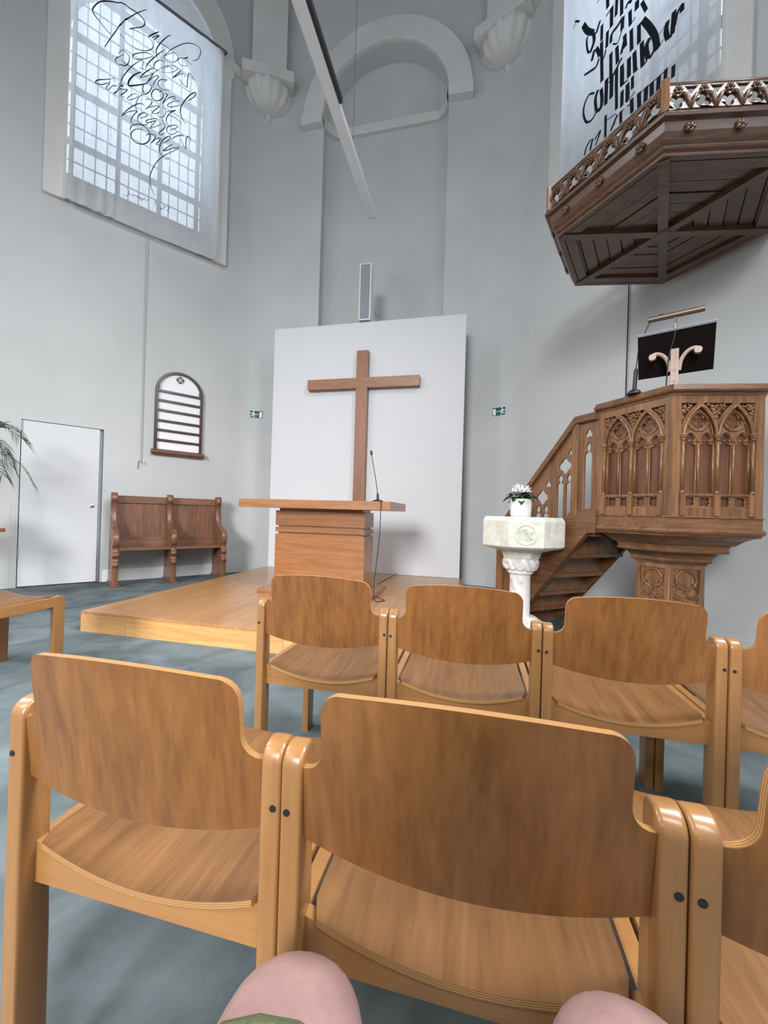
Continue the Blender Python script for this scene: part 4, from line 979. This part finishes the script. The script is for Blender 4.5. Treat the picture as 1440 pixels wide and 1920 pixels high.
for k in range(units):
    x = -L_ / 2 + uw * (k + .5)
    loops.append(foil(x, .060, .046, 3, -PI / 2 + (k % 2) * PI, 30, .46))
    if k:
        xb = x - uw / 2
        loops.append([(xb - .036, .142), (xb + .036, .142), (xb, .098)])
        loops.append([(xb - .012, .018), (xb + .012, .018), (xb, .040)])
    loops.append([(x - .05, .016), (x - .03, .016), (x - .046, .03)])
crest = plate_mesh('pierced_cresting', loops, .022, XZ, .004, 0); crest.materials.append(MATS['canopy_oak'])
bm = bmesh.new()
for k in range(units):
    x = -L_ / 2 + uw * (k + .5)
    for j in range(6): blob(bm, (x + .017 * math.cos(j * PI / 3), -.014, .122 + .017 * math.sin(j * PI / 3)), .011, 1, (1, .6, 1))
    blob(bm, (x, -.020, .122), .010)
    for sx in (-1, 1):
        tube(bm, [(x + sx * .068, -.008, .012), (x + sx * .060, -.014, .05), (x + sx * .045, -.016, .085), (x + sx * .020, -.012, .105)], [.006, .012, .012, .005], 6)
        blob(bm, (x + sx * .055, -.016, .070), .013, 1, (1, .6, 1.3))
tube(bm, [(-L_ / 2 + .01, -.004, .158), (L_ / 2 - .01, -.004, .158)], .012, 8)
ornm = bpy.data.meshes.new('crest_leaves'); bm.to_mesh(ornm); bm.free(); ornm.materials.append(MATS['canopy_oak'])
for p in ornm.polygons: p.use_smooth = True
bm = bmesh.new()
for j in range(5): blob(bm, (.018 * math.cos(j * 2 * PI / 5), -.006, .018 * math.sin(j * 2 * PI / 5)), .016, 1, (1, .8, 1))
blob(bm, (0, -.014, 0), .014)
bossm = bpy.data.meshes.new('leaf_boss'); bm.to_mesh(bossm); bm.free(); bossm.materials.append(MATS['canopy_oak'])
for p in bossm.polygons: p.use_smooth = True
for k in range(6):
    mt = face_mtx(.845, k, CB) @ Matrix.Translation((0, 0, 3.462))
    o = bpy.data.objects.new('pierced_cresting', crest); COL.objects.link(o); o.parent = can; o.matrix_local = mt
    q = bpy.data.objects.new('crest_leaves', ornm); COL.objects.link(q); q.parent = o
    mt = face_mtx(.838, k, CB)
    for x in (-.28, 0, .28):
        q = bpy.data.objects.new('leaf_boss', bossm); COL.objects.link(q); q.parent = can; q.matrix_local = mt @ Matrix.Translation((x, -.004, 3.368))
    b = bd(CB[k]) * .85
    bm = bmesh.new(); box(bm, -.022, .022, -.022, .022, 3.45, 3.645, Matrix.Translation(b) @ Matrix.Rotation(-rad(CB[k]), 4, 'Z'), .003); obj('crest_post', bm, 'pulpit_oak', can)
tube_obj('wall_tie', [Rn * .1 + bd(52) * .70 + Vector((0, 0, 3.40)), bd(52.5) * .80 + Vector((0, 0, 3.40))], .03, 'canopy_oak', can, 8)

# ------------------------------------------------------------------ lectern and microphone on the pulpit
LE = bd(113.3)
lc = PC + bd(203.3) * .415
lec = thing('reading_desk', 'black reading desk with scroll brackets and a brass tube lamp on the pulpit', 'lectern', (lc.x, lc.y, 0), math.atan2(LE.y, LE.x))
tilt = Vector((0, -.16, .245)).normalized(); nb = Vector((1, 0, 0)).cross(tilt)
mt = frame_mtx((0, .10, 2.035), (1, 0, 0), tilt, nb)
bm = bmesh.new(); box(bm, -.205, .205, 0, .295, -.010, .010, mt, .002); obj('desk_board', bm, 'black_felt', lec)
bm = bmesh.new(); box(bm, -.207, .207, .290, .302, -.016, .016, mt); obj('desk_edge', bm, 'grille', lec)
box_obj('support_post', -.022, .022, -.035, -.010, 1.895, 2.165, 'lectern_wood', lec, .002)
for z in (1.95, 2.02): tube_obj('screw', [(0, -.0352, z), (0, -.037, z)], .004, 'black_plastic', lec, 8)
for s_ in (-1, 1):
    P = catmull([(s_ * .024, -.022, 2.02), (s_ * .034, -.022, 2.085), (s_ * .062, -.026, 2.132), (s_ * .098, -.034, 2.148), (s_ * .122, -.036, 2.140)], 5)
    bm = bmesh.new(); tube(bm, P, [.012] * len(P), 8)
    tube(bm, [(s_ * .120, -.052, 2.128), (s_ * .120, -.018, 2.128)], .021, 14)
    obj('scroll_bracket', bm, 'lectern_wood', lec, True)
tube_obj('lamp_tube', [(-.148, -.07, 2.372), (.148, -.07, 2.372)], .0185, 'brass', lec, 16)
tube_obj('lamp_stem', [(0, -.07, 2.36), (0, -.065, 2.30), (0, -.055, 2.27)], .007, 'brass', lec, 8)
tube_obj('lamp_joint', [(0, -.068, 2.315), (0, -.062, 2.285)], .011, 'steel', lec, 10)
tube_obj('lamp_cable', catmull([(0, -.07, 2.285), (-.005, -.072, 2.22), (-.028, -.06, 2.13), (-.036, -.05, 2.03), (-.042, -.045, 1.92)], 5), .004, 'cable', lec, 6)
gm = gooseneck('black gooseneck microphone standing on the pulpit rail beside the black desk', (1.068, 3.03, 1.9065), YAW, [(0, 0, .02), (.006, 0, .12), (.012, 0, .21), (.028, 0, .33), (.06, 0, .42), (.10, 0, .505), (.135, 0, .53), (.152, 0, .54)], .045, 'black_plastic')

# ================================================================== CHAIRS
CW, PWD = .2425, .030            # half width over the posts, post width
def back_mesh():
    zb, ztp = .582, .800
    def w(z):
        lower, upper, rc = .2125, .183, .034
        if z > ztp - rc: return upper - rc + math.sqrt(max(0, rc * rc - (z - (ztp - rc)) ** 2))
        if z > .715: return upper
        if z > .683:
            t = (z - .683) / .032; return lower - (lower - upper) * (1 - (1 - t) ** 2) ** .5 if t < 1 else upper
        return lower
    zs = [zb + (.683 - zb) * i / 8 for i in range(8)] + [.683, .6832, .685, .689, .694, .700, .707, .715] + [.727, .738, .749, .758] + [ztp - .034 + .034 * math.sin(PI / 2 * k / 7) for k in range(1, 8)]
    NC = 24; th = .011
    bm = bmesh.new(); uvl = bm.loops.layers.uv.new('UVMap')
    def P(s, z, front):
        x = s * w(z); t = (z - zb) / (ztp - zb); q = 1 - (x / .2125) ** 2
        q2 = 1 - s * s
        zz = z - .026 * q2 * (1 - t / .45) if t < .45 else z + .012 * q2 * max(0, (t - .6) / .4)
        y = .014 - .020 * t - (.010 + .030 * t) * q
        return Vector((x, y + (th if front else 0), zz))
    F = [[bm.verts.new(P(-1 + 2 * i / NC, z, True)) for i in range(NC + 1)] for z in zs]
    B = [[bm.verts.new(P(-1 + 2 * i / NC, z, False)) for i in range(NC + 1)] for z in zs]
    n = len(zs)
    for j in range(n - 1):
        for i in range(NC):
            bm.faces.new((F[j][i + 1], F[j][i], F[j + 1][i], F[j + 1][i + 1])); bm.faces.new((B[j][i], B[j][i + 1], B[j + 1][i + 1], B[j + 1][i]))
    def edge(a, b, c, d):
        f = bm.faces.new((a, b, c, d)); f.material_index = 1
        for l, v in zip(f.loops, (0, 0, 1, 1)): l[uvl].uv = (0, v)
    for i in range(NC):
        edge(B[-1][i], B[-1][i + 1], F[-1][i + 1], F[-1][i]); edge(B[0][i + 1], B[0][i], F[0][i], F[0][i + 1])
    for j in range(n - 1):
        edge(B[j][NC], B[j + 1][NC], F[j + 1][NC], F[j][NC]); edge(B[j + 1][0], B[j][0], F[j][0], F[j + 1][0])
    bmesh.ops.recalc_face_normals(bm, faces=bm.faces)
    me = bpy.data.meshes.new('backrest'); bm.to_mesh(me); bm.free()
    for p in me.polygons: p.use_smooth = True
    me.set_sharp_from_angle(angle=rad(45))
    me.materials.append(MATS['beech_back']); me.materials.append(MATS['ply_edge']); return me
def seat_z(x, y):
    q = 1 - (x / .205) ** 2
    g = 1 - .55 * (y / .47)
    return .475 - .040 * q * g - .012 * math.sin(PI * min(1, y / .47)) - .02 * max(0, (y - .40) / .07) ** 2
def seat_mesh():
    NX, NY, th = 20, 16, .011
    bm = bmesh.new(); uvl = bm.loops.layers.uv.new('UVMap')
    def pos(i, j, d):
        y = .020 + .448 * j / NY
        hw = .205 - .012 * max(0, 1 - j / 1.5) ** 2 - .014 * max(0, (j - NY + 2) / 2) ** 2
        x = hw * (-1 + 2 * i / NX); return Vector((x, y, seat_z(x, y) - d))
    Tt = [[bm.verts.new(pos(i, j, 0)) for i in range(NX + 1)] for j in range(NY + 1)]
    Bb = [[bm.verts.new(pos(i, j, th)) for i in range(NX + 1)] for j in range(NY + 1)]
    for j in range(NY):
        for i in range(NX):
            bm.faces.new((Tt[j][i], Tt[j][i + 1], Tt[j + 1][i + 1], Tt[j + 1][i])); bm.faces.new((Bb[j][i + 1], Bb[j][i], Bb[j + 1][i], Bb[j + 1][i + 1]))
    def edge(a, b, c, d):
        f = bm.faces.new((a, b, c, d)); f.material_index = 1
        for l, v in zip(f.loops, (0, 0, 1, 1)): l[uvl].uv = (0, v)
    for i in range(NX): edge(Bb[0][i], Bb[0][i + 1], Tt[0][i + 1], Tt[0][i]); edge(Bb[NY][i + 1], Bb[NY][i], Tt[NY][i], Tt[NY][i + 1])
    for j in range(NY): edge(Bb[j + 1][0], Bb[j][0], Tt[j][0], Tt[j + 1][0]); edge(Bb[j][NX], Bb[j + 1][NX], Tt[j + 1][NX], Tt[j][NX])
    bmesh.ops.recalc_face_normals(bm, faces=bm.faces)
    me = bpy.data.meshes.new('seat'); bm.to_mesh(me); bm.free()
    for p in me.polygons: p.use_smooth = True
    me.set_sharp_from_angle(angle=rad(45))
    me.materials.append(MATS['beech_seat']); me.materials.append(MATS['ply_edge']); return me
def bevelled_prism(pts, x0, x1, bev):
    bm = bmesh.new(); prism(bm, pts, 'X', x0, x1)
    bmesh.ops.recalc_face_normals(bm, faces=bm.faces)
    es = [e for e in bm.edges if len(e.link_faces) == 2 and abs(e.verts[0].co.x - e.verts[1].co.x) < 1e-6]
    bmesh.ops.bevel(bm, geom=es, offset=bev, segments=3, affect='EDGES', profile=.6)
    return bm
def make_chair():
    root = thing('stacking_chair', 'chair', 'chair')
    arc = lambda cy, cz, r, a0, a1, n=6: [(cy + r * math.cos(rad(a0 + (a1 - a0) * k / n)), cz + r * math.sin(rad(a0 + (a1 - a0) * k / n))) for k in range(n + 1)]
    post = [(0, 0)] + arc(.026, .680, .026, 180, 90) + arc(.030, .688, .018, 90, 0) + [(.050, .48), (.054, .30), (.055, 0)]
    fleg = [(.430, 0), (.425, .40), (.425, .455)] + arc(.458, .424, .036, 90, 0) + [(.490, 0)]
    for s_ in (-1, 1):
        x0, x1 = sorted((s_ * CW, s_ * (CW - PWD)))
        lg = obj('rear_leg', bevelled_prism(post, x0, x1, .006), 'beech_frame', root, True)
        bm = bmesh.new(); tube(bm, [(s_ * .2365 - s_ * .004, .004, .622), (s_ * .2365 - s_ * .004, -.0012, .622)], [.0052, .0048], 12); obj('screw', bm, 'black_plastic', lg, True)
        obj('front_leg', bevelled_prism(fleg, x0, x1, .005), 'beech_frame', root, True)
        xa, xb = sorted((s_ * (CW - .003), s_ * (CW - PWD + .002)))
        bm = bmesh.new(); box(bm, xa, xb, .045, .435, .395, .455, None, .004); obj('side_rail', bm, 'beech_rail', root)
    bm = bmesh.new(); N = 20; xs = [-.2125 + .425 * i / N for i in range(N + 1)]
    pts = [(x, seat_z(max(-.205, min(.205, x)), .0) - .012) for x in xs]
    prism(bm, [(xs[-1], .395), (xs[0], .395)] + pts, 'Y', .026, .044); obj('rear_apron', bm, 'beech_rail', root)
    bm = bmesh.new(); box(bm, -.2125, .2125, .438, .458, .375, .418); obj('front_apron', bm, 'beech_rail', root)
    mesh_obj('seat', seat_mesh(), None, root); mesh_obj('backrest', back_mesh(), None, root)
    return root
chair = make_chair()
G1, G2 = 'chairs in the row facing the altar', 'chairs in the nearest row'
spots = [(-.4885, .4945, 'light wooden chair in the nearest row, at its left end beside the open carpet', G2),
         (-.002, .4925, 'light wooden chair in the nearest row, directly before the seated person', G2),
         (.4845, .4905, 'light wooden chair in the nearest row, cut off by the right edge', G2),
         (-.512, 1.292, 'light wooden chair in the farther row, first from the aisle, before the altar', G1),
         (-.024, 1.286, 'light wooden chair in the farther row, second from the aisle, before the font', G1),
         (.463, 1.280, 'light wooden chair in the farther row, third from the aisle, before the pulpit pedestal', G1),
         (.949, 1.274, 'light wooden chair in the farther row, cut off by the right edge', G1),
         (-2.735, 1.487, 'light wooden chair at the left edge, only its seat and front leg showing', 'chairs across the aisle')]
for k, (x, y, lab, g) in enumerate(spots):
    c = chair if k == 0 else copy_tree(chair)
    c.location = (x, y, 0); tag(c, lab, 'chair', g)

# ================================================================== SEATED PERSON (only the knees reach into view)
def skinned(name, verts, edges, radii, root_i, mat, parent=None, levels=2):
    me = bpy.data.meshes.new(name); me.from_pydata(verts, edges, [])
    o = bpy.data.objects.new(name, me); COL.objects.link(o)
    sk_ = o.modifiers.new('skin', 'SKIN'); ss = o.modifiers.new('sub', 'SUBSURF'); ss.levels = levels; ss.render_levels = levels
    for i, r in enumerate(radii): me.skin_vertices[0].data[i].radius = r if isinstance(r, tuple) else (r, r)
    me.skin_vertices[0].data[root_i].use_root = True
    dg = bpy.context.evaluated_depsgraph_get()
    m2 = bpy.data.meshes.new_from_object(o.evaluated_get(dg)); bpy.data.objects.remove(o)
    m2.materials.clear()
    for p in m2.polygons: p.use_smooth = True
    return mesh_obj(name, m2, mat, parent)
person = thing('person', 'seated person in olive shorts, bare knees showing at the bottom edge', 'person')
def leg_chain(hip, knee, foot):
    h, kn, ft = Vector(hip), Vector(knee), Vector(foot)
    pts = [h, h.lerp(kn, .45), h.lerp(kn, .8), kn, kn + (ft - kn) * .10 + Vector((0, .012, 0)), kn.lerp(ft, .35) + Vector((0, -.02, 0)), kn.lerp(ft, .7), kn.lerp(ft, .93), ft + Vector((0, .07, -.035)), ft + Vector((0, .16, -.045))]
    return [tuple(p) for p in pts], [.105, .098, .088, .086, .074, .066, .05, .042, .042, .032]
V, Ed, Ra = [(-.01, -.20, .54)], [], [.15]
def chain(pts, rs, root=None):
    b = len(V); V.extend(pts); Ra.extend(rs); Ed.extend((b + i, b + i + 1) for i in range(len(pts) - 1))
    if root is not None: Ed.append((root, b))
    return b
HIPS = (((-.105, -.13, .515), (-.172, .398, .472), (-.19, .36, .075)), ((.085, -.13, .515), (.160, .409, .510), (.17, .37, .075)))
for h, kn, ft in HIPS: chain(*leg_chain(h, kn, ft), root=0)
tb = chain([(-.01, -.25, .68), (-.01, -.29, .82), (-.01, -.32, .98), (-.01, -.33, 1.06), (-.01, -.32, 1.13), (-.01, -.28, 1.24), (-.01, -.27, 1.33)], [(.15, .12), (.155, .12), (.17, .12), (.13, .10), (.06, .06), (.085, .10), (.075, .09)], root=0)
for sx in (-1, 1):
    x = -.01 + sx * .19
    sh = chain([(x, -.32, 1.04), (-.01 + sx * .24, -.26, .90), (-.01 + sx * .25, -.22, .80), (-.01 + sx * .19, -.14, .86), (-.01 + sx * .115, -.09, .935), (-.01 + sx * .095, -.075, .965)], [.06, .05, .045, .040, .030, .030], root=tb + 2)
    palm_i = sh + 5
    for j in range(4):
        bx = -.01 + sx * (.105 - .018 * j)
        chain([(bx, -.055, .985 + .004 * j), (bx - sx * .012, -.040, 1.0 + .004 * j), (bx - sx * .028, -.045, 1.008 + .004 * j)], [.010, .009, .008], root=palm_i)
    chain([(-.01 + sx * .075, -.085, .985), (-.01 + sx * .055, -.075, 1.0)], [.011, .009], root=palm_i)
skinned('body', V, Ed, Ra, 0, 'skin', person, 3)
def garment(name, chains, mat):
    global V, Ed, Ra
    V, Ed, Ra = [chains[0][0][0]], [], [chains[0][1][0]]
    for pts, rs in chains: chain(pts[1:] if pts[0] == V[0] else pts, rs[1:] if pts[0] == V[0] else rs, root=0)
    return skinned(name, V, Ed, Ra, 0, mat, person, 2)
c0 = (-.01, -.22, .54); cs = []
for (h, kn, ft), t1 in zip(HIPS, (.875, .70)):
    h, kn = Vector(h), Vector(kn)
    cs.append(([c0] + [tuple(h.lerp(kn, t) + Vector((0, 0, .004))) for t in (-.10, .1, .35, .55, t1 - .02, t1)], [.17, .125, .120, .112, .106, .104, .103]))
garment('shorts', cs, 'olive_cloth')
t0 = (-.01, -.24, .64)
cs = [([t0, (-.01, -.29, .82), (-.01, -.32, .97), (-.01, -.325, 1.06)], [(.175, .145), (.18, .145), (.20, .145), (.15, .12)])]
V, Ed, Ra = [], [], []
chain(*cs[0])
for sx in (-1, 1): chain([(-.01 + sx * .20, -.32, 1.035), (-.01 + sx * .235, -.275, .93)], [.078, .072], root=2)
skinned('shirt', V, Ed, Ra, 0, 'shirt_cloth', person, 2)
bm = bmesh.new(); blob(bm, (-.01, -.295, 1.32), .115, 3, (.88, 1.02, 1.0)); bmesh.ops.bisect_plane(bm, geom=bm.verts[:] + bm.edges[:] + bm.faces[:], plane_co=(0, -.26, 1.31), plane_no=(0, .8, -.6), clear_outer=True); obj('hair', bm, 'hair', person, True)
